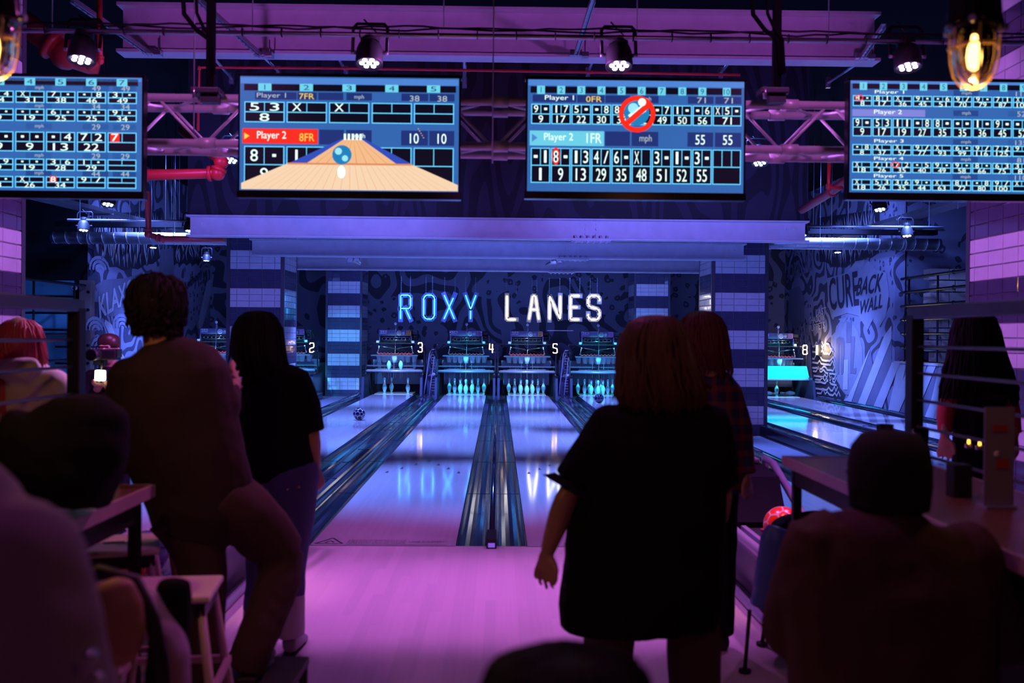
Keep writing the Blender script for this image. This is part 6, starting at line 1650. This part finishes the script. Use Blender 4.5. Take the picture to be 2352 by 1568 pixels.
# ================================================================ camera, light, world
cam = bpy.data.cameras.new('camera'); co = bpy.data.objects.new('camera', cam); C.objects.link(co)
co.location = EYE; co.rotation_euler = CAMROT.to_euler()
cam.sensor_width = 36; cam.lens = 36*F/2352; cam.clip_start = .05; cam.clip_end = 200
cam.dof.use_dof = True; cam.dof.focus_distance = 20; cam.dof.aperture_fstop = 2.8
scene.camera = co
w = bpy.data.worlds.new('world'); scene.world = w; w.use_nodes = True
w.node_tree.nodes['Background'].inputs[0].default_value = (.25, .1, .35, 1); w.node_tree.nodes['Background'].inputs[1].default_value = .02
def area(name, loc, size, power, col, rot=(0, 0, 0), sy=None):
    l = bpy.data.lights.new(name, 'AREA'); l.energy = power; l.color = col; l.shape = 'RECTANGLE'; l.size = size; l.size_y = sy or size
    o = bpy.data.objects.new(name, l); C.objects.link(o); o.location = loc; o.rotation_euler = rot; return o
def spot(name, loc, target, power, col, ang=60, blend=.6, soft=.08):
    l = bpy.data.lights.new(name, 'SPOT'); l.energy = power; l.color = col; l.spot_size = radians(ang); l.spot_blend = blend; l.shadow_soft_size = soft
    o = bpy.data.objects.new(name, l); C.objects.link(o); o.location = loc
    o.rotation_euler = (Vector(target)-Vector(loc)).to_track_quat('-Z', 'Y').to_euler(); return o
BLUE = (.13, .22, 1.0); CYAN = (.04, .80, .9); MAG = (.66, .16, .92); VIO = (.28, .13, 1.0)
# magenta wash from the four front spotlights onto the approach
for (p, v) in PARS[:4]: spot('spot_beam', p+Vector((0, 0, -.03)), (p.x*.7, 5.9, 0), 360, MAG, 58, 1.0, .07)
# spots added apart from that row wash the big beam, truss and bulkhead
for X in (-2.6, 2.6): spot('spot_beam', (X, 7.0, 3.2), (X*.5, 11.0, 4.0), 120, (.6, .12, .95), 110, .8, .1)
for X in (-2.0, 2.0): spot('spot_beam', (X, 4.4, 3.9), (X, 6.15, 2.75), 85, (.75, .16, .8), 75, .8, .1)
# rows of blue spotlights between the beams, out of view above the bulkhead
for X, k in ((-6.3, .8), (-2.6, .7), (-.3, .7), (2.4, .7), (6.3, .8)):
    hi = abs(X) > 3
    for Y, ty, pw, ang in ((11.0, 10.2, 2700, 50), (14.95, 14.6, 2900, 66), (18.3, 18.3, 2600, 78), (22.2, 23.0, 2100, 96)):
        z = 4.4 if hi else (4.9 if Y < 13 else 3.45)
        spot('spot_beam', (X, Y, z), (X, ty, 0), pw*k*(1.5 if z > 4 else 1), BLUE, ang, .7, .1)
for sx in (-1, 1):  # blue spots added to brighten the side murals
    spot('spot_beam', (sx*5.6, 17.0, 4.6), (sx*8.25, 22.2, 2.0), 520, BLUE, 75, .8, .1)
    spot('spot_beam', (sx*5.0, 12.5, 4.2), (sx*8.3, 19.5, 1.0), 560, BLUE, 55, .8, .1)
# back wall wash
for X in (-2.2, 2.2): spot('spot_beam', (X, 23.4, 3.3), (X*1.1, 28.6, 2.3), 250, BLUE, 100, .9, .1)
# violet blue wash thrown forward over beams and pillars
for X in (-3.2, 3.2): spot('spot_beam', (X*.6, 9.2, 2.3), (X, 18, 2.5), 620, (.12, .16, 1.0), 80, .8, .15)
# violet spots added to light the inner faces of the two near pillars
for sx in (-1, 1): spot('spot_beam', (-sx*.6, 6.75, 3.3), (sx*3.62, 7.1, 2.0), 620, (.62, .16, .9), 70, .9, .1)
# turquoise spots added over the pin decks, without lamp bodies
for n, x in LANES.items():
    if n == 7: continue
    spot('spot_beam', (x, 23.7, 2.45), (x, 25.8, .6), 560 if n % 2 == 0 else 480, CYAN if n % 2 == 0 else (.30, .72, .85), 37, .4, .05)
# rim spots added on the lane side for people and table edges
spot('spot_beam', (.6, 5.2, 3.7), (-1.25, 3.1, 1.0), 150, (.9, .14, .7), 48, .8, .08)
spot('spot_beam', (-.2, 5.4, 3.7), (1.5, 3.3, 1.0), 65, (.85, .14, .8), 44, .8, .08)
spot('spot_beam', (-1.15, 6.4, 3.3), (-2.25, 4.55, 1.35), 800, (.85, .3, .85), 26, .6, .06)
for x in (LANES[4], LANES[5], LANES[3]): spot('spot_beam', (x+.35, 6.7, 3.3), (x, 7.95, 0), 330, MAG, 38, 1.0, .06)  # magenta spots added for the lane starts
for sx in (-1, 1):  # spots added for the back pillars and the zebra strokes
    spot('spot_beam', (sx*3.9, 23.6, 3.0), (sx*4.1, 26.5, .8), 420, (.08, .42, 1), 48, .9, .06)
    spot('spot_beam', (sx*6.2, 19.2, 4.5), (sx*8.25, 21.9, 3.3), 420, BLUE, 62, .8, .06)
l = bpy.data.lights.new('lamp_glow', 'POINT'); l.energy = 22; l.color = (1, .72, .36); l.shadow_soft_size = .05  # light of the added lamp at the mural glare
lo = bpy.data.objects.new('lamp_glow', l); C.objects.link(lo); lo.location = (XW-.2, 25.1, 1.22)
for sx in (-1, 1): spot('spot_beam', (sx*1.7-.1, 4.6, 3.6), (sx*1.7, 5.7, .4), 260, (1, .34, .62), 26, .8, .05)  # pink spots added to brighten the ball returns
# dim fill spots added over and behind the seating
spot('spot_beam', (0, 2.9, 4.0), (0, 2.6, 0), 34, (.8, .14, .8), 120, .8, .1)
spot('spot_beam', (-.2, -1.2, 3.2), (-.5, 2.5, .6), 7, (.8, .2, .75), 110, .8, .15)
spot('spot_beam', (1.6, -1.2, 3.0), (1.0, 2.6, .8), 7, (1, .3, .2), 100, .8, .15)
scene.view_settings.view_transform = 'Standard'; scene.view_settings.look = 'None'; scene.view_settings.exposure = 0; scene.view_settings.gamma = 1
scene.cycles.use_denoising = True; scene.cycles.use_adaptive_sampling = True; scene.cycles.adaptive_threshold = .03
scene.cycles.max_bounces = 6; scene.cycles.diffuse_bounces = 2; scene.cycles.glossy_bounces = 4; scene.cycles.transmission_bounces = 6
scene.cycles.sample_clamp_indirect = 4
